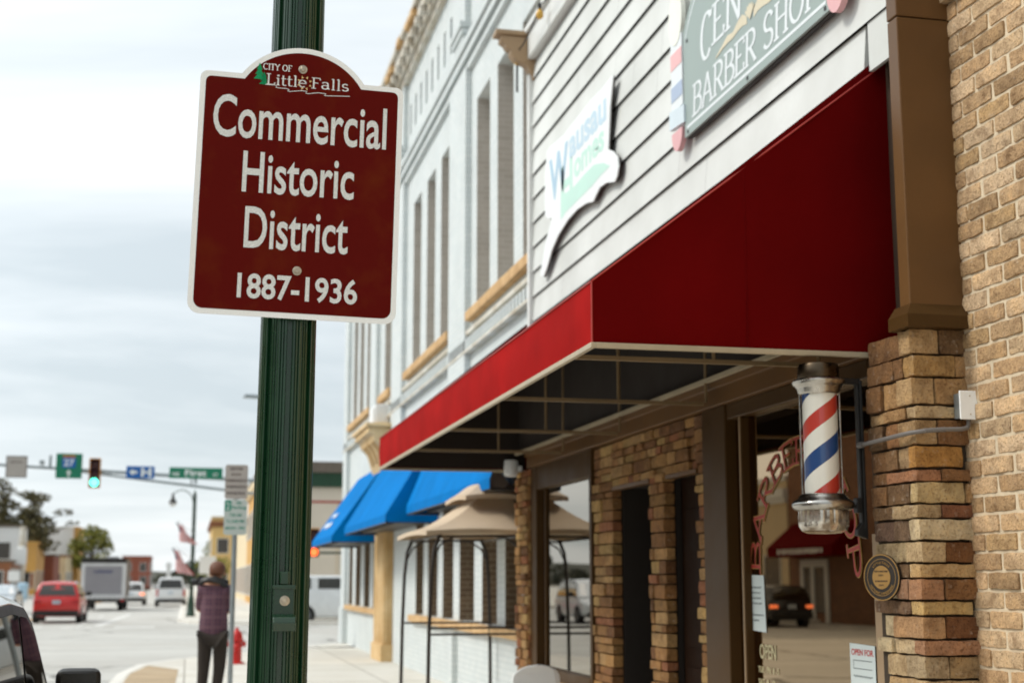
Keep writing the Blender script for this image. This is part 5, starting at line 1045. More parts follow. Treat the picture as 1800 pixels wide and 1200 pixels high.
Vs = [(0, -.005, .78), (0, -.005, 1.0), (0, .0, 1.16), (0, .01, 1.32), (0, .0, 1.45), (-.14, .01, 1.42), (-.175, .06, 1.16), (-.12, .22, 1.30), (.14, .01, 1.42), (.19, .06, 1.15), (.10, .25, 1.23)]
skin('shirt', M['plaid'], ps, Vs, [(0, 1), (1, 2), (2, 3), (3, 4), (4, 5), (5, 6), (6, 7), (4, 8), (8, 9), (9, 10)], [(.195, .15), (.19, .145), (.18, .14), (.175, .135), (.11, .085), .09, .068, .05, .09, .068, .05])
skin('trousers', M['trouser'], ps, [(0, 0, .90), (-.09, 0, .84), (-.105, .02, .48), (-.12, -.01, .10), (.09, 0, .84), (.085, .03, .48), (.045, -.01, .10)], [(0, 1), (1, 2), (2, 3), (0, 4), (4, 5), (5, 6)], [(.155, .125), .112, .078, .06, .112, .078, .06])
skin('hair', M['hair'], ps, [(.02, .035, 1.56), (.02, .03, 1.64), (.02, .05, 1.70), (.02, .11, 1.715)], [(0, 1), (1, 2), (2, 3)], [(.085, .08), (.112, .115), (.105, .10), (.07, .05)])
for s in (-1, 1):
    part('ear', M['skin'], ps, lambda b: b.lathe([(.022, -.008), (.026, 0), (.020, .010)], (.02+.088*s, .06, 1.605), 10, 'x'), world=False, smooth=60)
    part('shoe', M['shoe'], ps, lambda b: b.rough(-.125-.05 if s < 0 else .0, -.125+.05 if s < 0 else .10, -.07, .20, 0, .09, .04, .002, .04), world=False, smooth=60)
part('nose', M['skin'], ps, lambda b: b.prism([(.005, .155, 1.60), (.035, .155, 1.60), (.02, .185, 1.59), (.02, .155, 1.64)], (0, .002, 0)), world=False)
part('beard', M['hair'], ps, lambda b: b.rough(-.045, .085, .10, .165, 1.51, 1.575, .03, .004, .03), world=False, smooth=60)
for s, w, f0 in ((-1, (-.09, .28, 1.30), (.35, .6, .5)), (1, (.07, .30, 1.22), (-.4, .6, .6))):
    W_ = Vector(w)
    hv = [W_, W_+Vector((-.3*s*.05, .05, .01)), W_+Vector((-.3*s*.1, .085, .015))]
    he = [(0, 1), (1, 2)]; hr = [(.026, .03), (.036, .02), (.03, .014)]
    for k in range(4):
        a = hv[2]+Vector(((k-1.5)*.018, .005, 0)); hv += [a, a+Vector((0, .035, -.004)), a+Vector((-.004*s, .055, -.022)), a+Vector((-.008*s, .050, -.042))]; n_ = len(hv); he += [(2, n_-4), (n_-4, n_-3), (n_-3, n_-2), (n_-2, n_-1)]; hr += [.009, .009, .008, .007]
    a = hv[1]+Vector((-.035*s, .0, .0)); hv += [a, a+Vector((-.012*s, .03, .0)), a+Vector((-.008*s, .055, -.01))]; n_ = len(hv); he += [(1, n_-3), (n_-3, n_-2), (n_-2, n_-1)]; hr += [.011, .010, .008]
    skin('hand', M['skin'], ps, [tuple(p) for p in hv], he, hr, 1)
part('camera_strap', M['carblack'], ps, lambda b: (b.tube([(-.20, .08, 1.44), (-.16, -.06, 1.50), (-.05, -.11, 1.535), (.08, -.10, 1.50), (.19, -.02, 1.42), (.17, .16, 1.34)], .028, 8), b.tube([(-.16, .05, 1.52), (0, -.07, 1.55), (.15, .04, 1.50)], .03, 8)), world=False, smooth=60)
cm = thing('handheld_camera', 'black camera held up in front of the left shoulder of the person', 'camera', (.14, 18.12, 1.63))
part('body', M['carblack'], cm, lambda b: b.box(-.035, .075, -.04, .04, -.045, .05), world=False, bevel=.012)
part('lens', M['carblack'], cm, lambda b: b.lathe([(.04, -.035), (.042, -.09), (.038, -.10)], (0, 0, 0), 16, 'x'), world=False, smooth=50)
part('viewfinder', M['carblack'], cm, lambda b: b.prism([(-.02, -.025, .05), (.05, -.025, .05), (.04, -.02, .08), (-.01, -.02, .08)], (0, .05, 0)), world=False)
part('grip', M['carblack'], cm, lambda b: b.tube([(.03, .02, -.04), (.05, .1, -.16), (.06, .16, -.26)], .014, 8), world=False)
# ================================================================== VEHICLES
def lerp_profile(P, y):
    for a, c in zip(P, P[1:]):
        if a[0] <= y <= c[0]:
            f = 0 if c[0] == a[0] else (y-a[0])/(c[0]-a[0]); return tuple(a[i]+(c[i]-a[i])*f for i in range(len(a)))
    return P[0] if y < P[0][0] else P[-1]
def car(name, label, cat, loc, rot, L, Wd, H, paint, kind='suv', brake=False, group=None, roof=None, plate=True, wt=.72, bf=None):
    t = thing(name, label, cat, loc, group, rot); h = L/2; w = Wd/2
    blt = (bf or (.60 if kind != 'sedan' else .66))*H
    # y, half width, z bottom, z top of the lower body
    BP = [(-h, .84*w, .46, blt*.86), (-h+.06, .93*w, .34, blt*.97), (-h+.25, .985*w, .26, blt*1.02), (-h*.5, w, .22, blt*1.02), (0, w, .22, blt), (h*.42, w, .22, blt*.98), (h*.62, .985*w, .24, blt*.93), (h-.22, .94*w, .28, blt*.80), (h-.05, .86*w, .36, blt*.68), (h, .78*w, .45, blt*.60)]
    def ring(p):
        y, ww, zb, zt = p; mid = (zb+zt)*.52
        pts = [(.0, zb), (.7*ww, zb), (.93*ww, zb+.05), (.99*ww, zb+.2*(zt-zb)), (ww, mid), (.985*ww, zb+.82*(zt-zb)), (.95*ww, zt-.03), (.86*ww, zt), (.4*ww, zt+.015), (0, zt+.02)]
        return [(x, y, z) for x, z in pts]+[(-x, y, z) for x, z in pts[-2:0:-1]]
    ys = [-h+L*i/36 for i in range(37)]+[p[0] for p in BP]; ys = sorted(set(round(y, 4) for y in ys))
    def body(b):
        rs = [ring(lerp_profile(BP, y)) for y in ys]; n = len(rs[0]); b.add([p for r in rs for p in r], [(i*n+k, (i+1)*n+k, (i+1)*n+(k+1) % n, i*n+(k+1) % n) for i in range(len(rs)-1) for k in range(n)]+[tuple(range(n)), tuple(range(len(rs)*n-1, (len(rs)-1)*n-1, -1))])
        return b
    bd = part('body', paint, t, body, world=False, smooth=35)
    if kind == 'suv': CP = [(-h+.10, blt), (-h+.22, blt+.30), (-h+.36, H-.09), (-h+.55, H-.02), (-.3, H), (.25, H-.03), (.55, H-.12), (1.22, blt)]
    elif kind == 'van': CP = [(-h+.03, blt), (-h+.07, H-.25), (-h+.14, H-.05), (-h+.3, H), (.7, H), (1.0, H-.08), (1.75, blt)]
    else: CP = [(-h+.75, blt), (-h+1.25, H-.12), (-h+1.5, H-.03), (-.2, H), (.15, H-.02), (.4, H-.1), (1.15, blt)]
    def cw(z): f = max(0, min(1.15, (z-blt)/(H-blt))); return w*(.925-(.925-wt)*f**1.15)
    def ctop(y): return lerp_profile([(a, c) for a, c in CP], y)[1]
    cy = sorted(set([CP[0][0]+(CP[-1][0]-CP[0][0])*i/40 for i in range(41)]+[p[0] for p in CP]))
    def cabin(b):
        rs = []
        for y in cy:
            zt = max(ctop(y), blt+.003); r = []
            for k in range(7): z = blt-.03+(zt-.05*min(1, (zt-blt)/.3)-(blt-.03))*k/6; r.append((cw(z), y, z))
            a = cw(zt-.05*min(1, (zt-blt)/.3)); r += [(a*.93, y, zt-.012), (a*.8, y, zt), (a*.4, y, zt+.015), (0, y, zt+.02)]
            rs.append(r+[(-x, yy, z) for x, yy, z in r[-2::-1]])
        n = len(rs[0]); b.add([p for r in rs for p in r], [(i*n+k, (i+1)*n+k, (i+1)*n+k+1, i*n+k+1) for i in range(len(rs)-1) for k in range(n-1)]+[tuple(range(n)), tuple(range(len(rs)*n-1, (len(rs)-1)*n-1, -1))])
    part('cabin', roof or paint, t, cabin, world=False, smooth=35)
    # side glass
    y0, y1 = CP[0][0]+.25, CP[-1][0]-.12
    cuts = [y0, y0+(y1-y0)*.27, y0+(y1-y0)*.60, y1] if kind != 'sedan' else [y0, y0+(y1-y0)*.5, y1]
    for s in (-1, 1):
        def surround(b):
            b.grid(lambda u, v: (s*(cw(blt+.0+(max(ctop(y0+(y1-y0)*u)-.055, blt+.01)-blt)*v)+.004), y0+(y1-y0)*u, blt+(max(ctop(y0+(y1-y0)*u)-.055, blt+.01)-blt)*v), 30, 5)
        if kind != 'van': part('window_surround', M['carblack'], t, surround, world=False, smooth=60)
        for a, c in zip(cuts, cuts[1:]):
            g = .035 if kind != 'van' else .14
            def pane(b):
                b.grid(lambda u, v: (s*(cw(blt+.045+(max(ctop(a+g+(c-a-2*g)*u)-.10, blt+.05)-blt-.045)*v)+.009), a+g+(c-a-2*g)*u, blt+.045+(max(ctop(a+g+(c-a-2*g)*u)-.10, blt+.05)-blt-.045)*v), 12, 5)
            part('side_window', M['carglass'], t, pane, world=False, smooth=60)
            if kind != 'van' or True: part('door_handle', paint, t, lambda b: b.box(s*(w-.01) if s > 0 else -w-.02, w+.02 if s > 0 else -(w-.01), a+.06, a+.22, blt-.13, blt-.10), world=False, bevel=.008)
        mz = blt+.03; my = y1-.28
        mr = part('wing_mirror', M['carblack'] if kind != 'van' else paint, t, lambda b: (b.rough(*( (w-.02, w+.21) if s > 0 else (-w-.21, -w+.02)), my-.06, my+.07, mz, mz+.17, .03, .0005, .045), b.box(*((w-.12, w) if s > 0 else (-w, -w+.12)), my-.02, my+.03, mz+.01, mz+.05)), world=False, smooth=50)
        part('mirror_glass', M['mirror_dark'], mr, lambda b: b.box(*((w+.01, w+.19) if s > 0 else (-w-.19, -w-.01)), my-.066, my-.063, mz+.025, mz+.145), world=False)
        for yy in (-h+.22*L*.88, h-.205*L):
            x = s*(w-.11)
            part('wheel_arch', M['carblack'], t, lambda b: b.lathe([(.02, -.105), (.385, -.105), (.385, .112), (.30, .1125), (.02, .1125)][::1 if s > 0 else 1] if s > 0 else [(.02, .105), (.385, .105), (.385, -.112), (.30, -.1125), (.02, -.1125)], (x, yy, .34), 24, 'x'), world=False)
            wh = part('wheel', M['rubber'], t, lambda b: b.lathe([(.2, -.11), (.31, -.11), (.335, -.08), (.335, .08), (.31, .125), (.215, .12), (.20, .10)] if s > 0 else [(.2, .11), (.31, .11), (.335, .08), (.335, -.08), (.31, -.125), (.215, -.12), (.20, -.10)], (x, yy, .335), 28, 'x'), world=False, smooth=40)
            part('rim', M['alloy'], wh, lambda b: (b.lathe([(.21, s*.105), (.21, s*.115), (.18, s*.12), (.17, s*.09), (.05, s*.10), (.02, s*.105)], (x, yy, .335), 20, 'x'), [b.box(*sorted((x+s*.095, x+s*.118)), yy-.02+.11*math.cos(R(72*k)), yy+.02+.11*math.cos(R(72*k)), .335+.11*math.sin(R(72*k))-.045, .335+.11*math.sin(R(72*k))+.045) for k in range(5)]), world=False, smooth=40)
        tl = M['tail_on'] if brake else M['tail_red']
        part('tail_light', tl, t, lambda b: b.rough(*((w*.58, w*.95) if s > 0 else (-w*.95, -w*.58)), -h-.012, -h+.14, blt*.74, blt*.90, .06, .0005, .04) if kind != 'van' else b.box(*((w*.80, w*.93) if s > 0 else (-w*.93, -w*.80)), -h-.012, -h+.10, blt*.6, blt*1.0), world=False, smooth=50)
        part('headlight', M['lamp_clear'], t, lambda b: b.rough(*((w*.5, w*.84) if s > 0 else (-w*.84, -w*.5)), h-.20, h+.004, blt*.56, blt*.70, .06, .0005, .04), world=False, smooth=50)
    # rear glass
    r0, r1 = CP[0], CP[2]
    def rg(b):
        def f(u, v):
            z = blt+.06+(H-.13-blt-.06)*v
            y = None
            for a, c in zip(CP, CP[1:]):
                if a[1] <= z <= c[1]: y = a[0]+(c[0]-a[0])*(z-a[1])/max(1e-6, c[1]-a[1]); break
            y = y if y is not None else CP[3][0]
            return (cw(z)*.84*(2*u-1), y-.012, z)
        b.grid(f, 10, 6)
    part('rear_window', M['carglass'], t, rg, world=False, smooth=60)
    def wsd(b):
        F = CP[::-1]
        def f(u, v):
            z = blt+.04+(H-.14-blt-.04)*v; y = F[0][0]
            for a, c in zip(F, F[1:]):
                if a[1] <= z <= c[1]: y = a[0]+(c[0]-a[0])*(z-a[1])/max(1e-6, c[1]-a[1]); break
            return (cw(z)*.88*(2*u-1), y+.012, z)
        b.grid(f, 10, 6)
    part('windscreen', M['carglass'], t, wsd, world=False, smooth=60)
    part('rear_bumper', M['carblack'], t, lambda b: b.rough(-.93*w, .93*w, -h-.05, -h+.2, .30, .30+.20, .08, .0005, .05), world=False, smooth=50)
    part('front_bumper', M['carblack'], t, lambda b: b.rough(-.82*w, .82*w, h-.2, h+.03, .25, .42, .08, .0005, .05), world=False, smooth=50)
    if plate: part('licence_plate', M['plate'], t, lambda b: b.box(-.155, .155, -h-.022, -h-.008, blt*.74, blt*.74+.15), world=False)
    return t
nc = car('parked_car', 'white parked car at the lower left, black window frames and mirror in view', 'car', (-1.54, 7.20, 0), 0, 4.35, 1.80, 1.60, M['paint_white'], 'suv', wt=.83, bf=.622)
rc = car('red_crossover', 'red crossover seen from behind, waiting beyond the junction left of the grey truck', 'car', (-5.0, 61.5, 0), 0, 4.4, 1.85, 1.62, M['paint_red'], 'suv', bf=.625, wt=.70)
car('white_crossover', 'white car driving away, just right of the grey box truck', 'car', (-3.75, 104, 0), 0, 4.6, 1.9, 1.55, M['paint_white'], 'suv', True)
car('white_van', 'white van with dark rear windows driving away down the right lane', 'van', (-1.05, 98, 0), 0, 4.9, 1.95, 1.85, M['paint_white'], 'van')
car('silver_car', 'silver oncoming car at the left edge, facing the camera with bright headlights', 'car', (-9.2, 77, 0), math.pi, 4.5, 1.8, 1.45, M['paint_silver'], 'sedan')
car('white_truck', 'white sport utility vehicle parked sideways behind the corner of the white building', 'car', (6.05, 57.5, 0), R(-90), 5.1, 2.0, 1.85, M['paint_white'], 'van', bf=.70, wt=.88)
car('black_pickup', 'black car parked across the street, seen only mirrored in the barber window', 'car', (-13.7, 50.5, 0), 0, 4.4, 1.75, 1.5, M['paint_black'], 'suv', True)
car('white_crossover', 'white car across the street, seen only mirrored in the far shop window', 'car', (-8.4, 56, 0), math.pi, 4.6, 1.9, 1.7, M['paint_white'], 'suv')
# box truck
bt = thing('box_truck', 'grey box truck with roller door and dark blue script, seen from behind', 'truck', (-4.55, 86, 0))
M['truck_grey'] = mat('grey truck door', S('8b8a90'), .5, .08, 1.5); M['truck_white'] = mat('white truck frame', S('ccced0'), .5, .1); M['script_blue'] = mat('dark blue script', S('39406a'), .6)
part('cargo_box', M['dk_let'], bt, lambda b: b.box(-1.2, 1.2, -3.2, 2.0, .78, 2.82), world=False, bevel=.03)
fr = part('rear_frame', M['truck_white'], bt, lambda b: (b.box(-1.2, -1.0, -3.26, -3.205, .72, 2.62), b.box(1.0, 1.2, -3.26, -3.205, .72, 2.62), b.box(-1.0, 1.0, -3.26, -3.205, 2.45, 2.62), b.box(-1.0, 1.0, -3.27, -3.205, .72, .90)), world=False)
part('roof_cap', M['carblack'], bt, lambda b: b.box(-1.22, 1.22, -3.3, 2.02, 2.625 if False else 2.825, 2.88), world=False); part('header', M['carblack'], bt, lambda b: b.box(-1.21, 1.21, -3.29, -3.21, 2.63, 2.82), world=False)
dr = part('roller_door', M['truck_grey'], bt, lambda b: [b.box(-.995, .995, -3.24, -3.207, .905+i*.257, .905+i*.257+.252) for i in range(6)], world=False)
part('script', M['script_blue'], dr, lambda b: (squiggle(b, (0, -3.241, 0), XU, ZU, -.55, .45, 2.13, .14, .002, 8, .035), squiggle(b, (0, -3.241, 0), XU, ZU, -.35, .5, 2.17, .12, .003, 3, .03)), world=False)
part('bumper_step', M['truck_white'], bt, lambda b: [b.box(-1.15+i*.26, -.98+i*.26, -3.34, -3.275, .66, .80) for i in range(9)], world=False)
part('rear_bumper', M['carblack'], bt, lambda b: (b.box(-1.18, 1.18, -3.3, -3.1, .48, .655), b.box(-.9, .9, -3.2, 2, .5, .77)), world=False)
part('cab', M['truck_white'], bt, lambda b: b.prism([(-1.05, 2.1, .5), (-1.05, 2.1, 2.3), (-1.05, 3.0, 2.3), (-1.05, 3.5, 1.5), (-1.05, 4.2, 1.35), (-1.05, 4.3, .5)], (2.1, 0, 0)), world=False, bevel=.06)
for s in (-1, 1):
    for yy in (-1.9, 3.3): part('wheel', M['rubber'], bt, lambda b: b.lathe([(.2, -.14), (.40, -.14), (.42, -.1), (.42, .1), (.40, .14), (.2, .14)], (s*.92, yy, .42), 24, 'x'), world=False, smooth=40)
    part('tail_light', M['tail_red'], bt, lambda b: b.box(*sorted((s*.95, s*1.15)), -3.31, -3.302, .54, .63), world=False)
part('roof_vent', M['truck_white'], bt, lambda b: b.box(.1, .75, -2.9, -2.2, 2.882, 3.0), world=False, bevel=.03)
# ================================================================== TREES
def leaf_cloud(b, c, rx, ry, rz, n, s, rnd, flat=1.0):
    for _ in range(n):
        while True:
            p = Vector((rnd.uniform(-1, 1), rnd.uniform(-1, 1), rnd.uniform(-1, 1)))
            if p.length < 1: break
        p = p*(p.length**-.35 if p.length > .05 else 1)
        o = Vector((c[0]+p.x*rx, c[1]+p.y*ry, c[2]+p.z*rz)); a = Vector((rnd.gauss(0, 1), rnd.gauss(0, 1), rnd.gauss(0, flat))).normalized(); d = a.cross(Vector((rnd.gauss(0, 1), rnd.gauss(0, 1), rnd.gauss(0, 1)))).normalized(); k = s*rnd.uniform(.6, 1.4)
        b.add([o-a*k-d*k*.5, o+a*k-d*k*.4, o+a*k*.9+d*k*.5, o-a*k*.8+d*k*.45], [(0, 1, 2, 3)])
def tree(name, label, cat, loc, H, clumps, m, seed, ls, dens, trunk_r, group=None):
    rnd = random.Random(seed); t = thing(name, label, cat, loc, group)
    def tr(b):
        top = Vector((rnd.uniform(-.3, .3), 0, H*.9)); b.tube([(0, 0, -.1), (.05*H*.2, 0, H*.3), tuple(top*.7), tuple(top)], [trunk_r, trunk_r*.75, trunk_r*.45, trunk_r*.12], 8)
        for c, r in clumps:
            s_ = Vector((0, 0, max(H*.25, c[2]-r[2]*1.2-abs(c[0])*.4))); e = Vector(c); b.tube([s_, s_.lerp(e, .5)+Vector((0, 0, -.1*r[2])), e], [trunk_r*.4, trunk_r*.25, trunk_r*.08], 6)
    part('trunk', M['bark'], t, tr, world=False, smooth=50)
    def cr(b):
        for c, r in clumps: leaf_cloud(b, c, r[0], r[1], r[2], int(dens*r[0]*r[2]), ls, rnd)
    part('crown', m, t, cr, world=False); return t
def clumpset(seed, W_, H0, H1, n, rmin, rmax, sparse=1.0):
    rnd = random.Random(seed); r = []
    for i in range(n):
        z = rnd.uniform(H0, H1); f = math.sin(math.pi*(.15+.85*(z-H0)/(H1-H0)))**.7; x = rnd.uniform(-1, 1)*W_*f; k = rnd.uniform(rmin, rmax); r.append(((x, rnd.uniform(-1, 1)*W_*f, z), (k, k, k*.75)))
    return r
# ragged pines behind the far left shops
def pine_clumps(seed, W_, H0, H1, n, dead=0):
    rnd = random.Random(seed); r = []
    for i in range(n):
        z = H0+(H1-H0)*i/(n-1); w = W_*(1-.75*(i/(n-1))**1.3); a = rnd.uniform(0, 6.28); d = rnd.uniform(.25, 1)*w; k = rnd.uniform(.7, 1.25)*(.6+w*.18); r.append(((d*math.cos(a), d*math.sin(a), z+rnd.uniform(-.5, .5)), (k*1.35, k*1.35, k*.62)))
    return r
tree('pine_tree', 'dark ragged pine rising highest behind the far left shops', 'pine tree', (-17.2, 168, 0), 12.0, pine_clumps(4, 2.6, 5.0, 11.4, 24)+[((3.3, 0, 9.2), (1.1, 1, .4)), ((4.3, 0, 8.0), (.8, .8, .25)), ((-3.2, 0, 8.6), (1.4, 1, .6))], M['pine'], 5, .16, 150, .38, 'pines behind the left shops')
tree('pine_tree', 'dark pine cut by the left edge of the picture behind the shops', 'pine tree', (-20.4, 168, 0), 12.4, pine_clumps(9, 2.6, 5, 12.0, 22), M['pine'], 6, .16, 150, .4, 'pines behind the left shops')
tree('pine_tree', 'low dark pine just behind the white roadside wall', 'pine tree', (-18.2, 172, 0), 9.6, pine_clumps(13, 3.0, 4, 9.2, 20), M['pine'], 8, .16, 150, .3, 'pines behind the left shops')
tree('leafy_tree', 'yellow green leafy tree above the truck beside the white wall', 'tree', (-13.0, 204, 0), 9.4, clumpset(3, 2.5, 2.6, 8.6, 34, .8, 1.3), M['leaf'], 2, .17, 110, .25)
tree('leafy_tree', 'small green tree left of the yellow building on the right side', 'tree', (3.4, 225, 0), 8.2, clumpset(8, 2.2, 2, 7.4, 22, .8, 1.3), M['leaf'], 3, .17, 100, .2)
tree('small_tree', 'small round green street tree in front of the right hand shops', 'tree', (3.1, 148, 0), 4.6, clumpset(18, .9, 2.2, 4.2, 12, .4, .7), M['leaf'], 4, .10, 200, .1)
def woods(b):
    rnd = random.Random(11)
    for i in range(230):
        x = -190+420*rnd.random(); y = 430+170*rnd.random(); h = rnd.uniform(6, 11)*(.7+.35*math.sin(x*.05)+.2*math.sin(x*.17)); z = max(0, (y-540)*.03)
        leaf_cloud(b, (x, y, z+h*.52), rnd.uniform(2.5, 5), 3, h*.52, 90, .75, rnd)
w_ = part('woodland', M['wood'], None, woods); w_['label'] = 'dark distant woodland closing the end of the street'; w_['category'] = 'woodland'; w_['kind'] = 'stuff'
# ================================================================== FAR BUILDINGS
def win(b_, t, x0, x1, y, z0, z1, mw, fr=M['white_trim']):
    f = part('window', fr, t, lambda b: (b.box(x0-.06, x1+.06, y-.05, y-.004, z0-.06, z0), b.box(x0-.06, x1+.06, y-.05, y-.004, z1, z1+.06), b.box(x0-.06, x0, y-.05, y-.004, z0, z1), b.box(x1, x1+.06, y-.05, y-.004, z0, z1)))
    part('pane', mw, f, BOX(x0, x1, y-.03, y-.01, z0, z1))
def winx(t, x, y0, y1, z0, z1, mw, fr=M['white_trim'], s=1):
    f = part('window', fr, t, lambda b: (b.box(*sorted((x, x+.07*s)), y0-.07, y1+.07, z0-.07, z0), b.box(*sorted((x, x+.07*s)), y0-.07, y1+.07, z1, z1+.07), b.box(*sorted((x, x+.07*s)), y0-.07, y0, z0, z1), b.box(*sorted((x, x+.07*s)), y1, y1+.07, z0, z1)))
    part('pane', mw, f, BOX(*sorted((x+.004*s, x+.03*s)), y0, y1, z0, z1))
def house(name, label, x0, x1, y0, y1, H, m, roofm, mw, cols, side='+x', brick=None, cat='building', cornice=None, group=None):
    t = thing(name, label, cat, ((x0+x1)/2, (y0+y1)/2, 0), group)
    part('wall', m, t, BOX(x0, x1, y0, y1, -.01, H)); part('roof', roofm, t, lambda b: b.box(x0-.12, x1+.12, y0-.12, y1+.12, H+.002, H+.22))
    if cornice: part('cornice', cornice, t, lambda b: (b.box(x0-.3, x1+.3, y0-.3, y1+.3, H-.75, H-.35), b.box(x0-.2, x1+.2, y0-.2, y1+.2, H-.95, H-.755)))
    xs = x1 if side == '+x' else x0; s = 1 if side == '+x' else -1; n = max(2, int((y1-y0)/3))
    if cols:
        for i in range(n):
            a = y0+(y1-y0)*(i+.25)/n; c = y0+(y1-y0)*(i+.78)/n
            winx(t, xs, a, c, .7, 2.7, mw, s=s)
            if H > 6: winx(t, xs, a+.2, c-.2, H*.55, H*.55+1.7, mw, s=s)
        win(None, t, x0+.6, x0+1.8, y0, .9, 2.5, mw); win(None, t, x1-1.8, x1-.6, y0, .9, 2.5, mw)
        if H > 6: win(None, t, x0+.6, x0+1.8, y0, H*.55, H*.55+1.6, mw); win(None, t, x1-1.9, x1-.7, y0, H*.55, H*.55+1.6, mw)
    return t
M['far_pane'] = mat('dark distant pane', (.07, .065, .06), .2)
M['far_white'] = mat('white render', S('dfe2e2'), .7, .08, .4); M['far_tan'] = mat('tan stucco', S('c99b55'), .8, .2, .5); M['far_brown'] = mat('brown brick front', S('8a5a3c'), .8, .3, .6)
M['far_cream'] = mat('cream render', S('d9c7a4'), .8, .15, .4); M['far_yellow'] = mat('buff yellow render', S('d9b778'), .8, .15, .4); M['far_red'] = mat('red brown brick', S('8c4f3c'), .8, .3, .6); M['far_roof'] = mat('dull roof', S('6f665c'), .9, .2); M['far_beige'] = mat('pale beige panel wall', S('d5cbbb'), .75, .1, .5); M['far_green'] = mat('dark green ribbed fascia', (.012, .06, .028), .6, .2)
BN = 'shops along the far left kerb'
house('shop_building', 'white two storey shop at the far left edge behind the silver car', -30, -16.6, 150, 158, 6.9, M['far_white'], M['far_roof'], M['far_pane'], True, group=BN)
house('shop_building', 'low brown brick shop in front of the white shop, far left', -27, -15.7, 137, 146, 3.3, M['far_brown'], M['far_roof'], M['far_pane'], True, group=BN)
house('shop_building', 'tan shop with brown window behind the red crossover, far left', -18.0, -16.1, 163, 172, 5.6, M['far_tan'], M['far_tan'], M['far_brown'], True, group=BN)
house('shop_building', 'buff shop rising behind the tan one, left of the white wall', -24, -17.6, 176, 188, 7.4, M['far_yellow'], M['far_roof'], M['far_pane'], True, group=BN)
house('shop_building', 'tall building with large blank white end wall above the red crossover', -21, -15.5, 206, 216, 8.8, M['far_white'], M['far_white'], M['far_pane'], False, group=BN)
part('corner_pier', M['far_tan'], bpy.data.objects['shop_building.004'], BOX(-15.49, -14.8, 205.6, 216, 0, 9.0))
house('shop_building', 'cream shops with dark doors just above the roof of the red crossover', -20.5, -15.3, 192, 204, 4.7, M['far_cream'], M['far_brown'], M['far_pane'], True, group=BN)
house('shop_building', 'red brown brick house far behind the roof of the box truck', -13, -7.6, 300, 320, 6.4, M['far_red'], M['far_red'], M['far_pane'], True, group=BN)
house('shop_building', 'small red brown shop with dark door between the cream shop and the truck', -17.2, -15.9, 182, 190, 4.6, M['far_red'], M['far_roof'], M['far_pane'], False, group=BN)
RN = 'shops along the far right pavement'
house('shop_building', 'buff yellow two storey building with dark cornice behind the parking sign', 2.5, 14, 165, 186, 8.6, M['far_yellow'], M['far_cream'], M['far_pane'], True, '-x', cornice=M['far_brown'], group=RN)
house('shop_building', 'cream building with brown awning edge to the right of the parking sign post', 4.4, 15, 112, 150, 6.0, M['far_cream'], M['far_roof'], M['far_brown'], True, '-x', group=RN)
house('shop_building', 'tan brick building between the parking sign and the green pole', 4.25, 15, 92, 110, 8.4, M['far_tan'], M['far_roof'], M['far_pane'], True, '-x', cornice=M['far_cream'], group=RN)
house('shop_building', 'white flat roofed building beyond the flags on the right', 3.9, 12, 235, 262, 7.4, M['far_white'], M['far_roof'], M['far_pane'], True, '-x', group=RN)
cb = thing('corner_store', 'pale beige store with dark green ribbed fascia across the side street', 'building', (9.5, 66, 0))
part('wall', M['far_beige'], cb, lambda b: b.box(4.3, 20, 63, 74, 0, 5.7)); part('fascia', M['far_green'], cb, lambda b: [b.box(4.2+i*.2, 4.38+i*.2, 62.8, 62.99, 5.72, 6.32) for i in range(78)]+[b.box(4.2, 20, 63, 74, 5.705, 6.3)])
part('roof_edge', M['far_roof'], cb, BOX(4.0, 20.2, 62.7, 74.2, 6.325, 6.8)); part('red_stripe', M['red_paint'], cb, BOX(4.29, 20, 62.97, 62.995, 5.02, 5.10)); part('door', M['slot'], cb, BOX(6.55, 7.5, 62.95, 62.99, Z0, 3.0)); part('window', M['far_pane'], cb, BOX(8.3, 12, 62.95, 62.99, 1.0, 2.8))
part('joint', M['far_cream'], cb, lambda b: [b.box(5+i*1.3, 5.03+i*1.3, 62.97, 62.995, Z0, 5.0) for i in range(11)])
# small far street pieces
def post_sign(name, label, x, y, h, w, hh, m, cat='sign'):
    t = thing(name, label, cat, (x, y, 0)); part('post', M['steel'], t, lambda b: b.tube([(x, y+.05, 0), (x, y+.05, h)], .05, 8)); part('panel', m, t, lambda b: b.box(x-w/2, x+w/2, y-.03, y, h-hh, h), bevel=.02); return t
tag(part('white_obelisk', M['far_white'], None, lambda b: (b.box(-3.1, -2.2, 206, 207, 0, .5), b.prism([(-3.0, 206.1, .5), (-2.3, 206.1, .5), (-2.4, 206.2, 4.2), (-2.9, 206.2, 4.2)], (0, .7, 0)), b.box(-3.15, -2.15, 206, 207, 3.7, 3.9))), 'white pillar standing at the far end of the street beside the white van', 'pillar')
post_sign('advertising_sign', 'white advertising board on a post beside the flags, right of the far lamp', 1.5, 118, 3.6, 1.3, 1.4, M['far_white'])
post_sign('pole_sign', 'white tall pole sign with orange band in front of the tan shop, far left', -15.2, 140, 4.6, 1.1, 1.5, M['far_white'])
post_sign('pole_sign', 'small white panel low on a post near the silver car, far left', -14.9, 133, 2.5, 1.0, .9, M['far_white'])
tag(part('mail_box', M['ad_blue2'], None, lambda b: (b.rough(-12.95, -12.15, 118, 118.8, .25, 1.5, .1, .001, .2), b.box(-12.85, -12.75, 118.1, 118.2, 0, .3), b.box(-12.35, -12.25, 118.1, 118.2, 0, .3)), smooth=50), 'pale blue street box on the pavement behind the silver car', 'mail box')
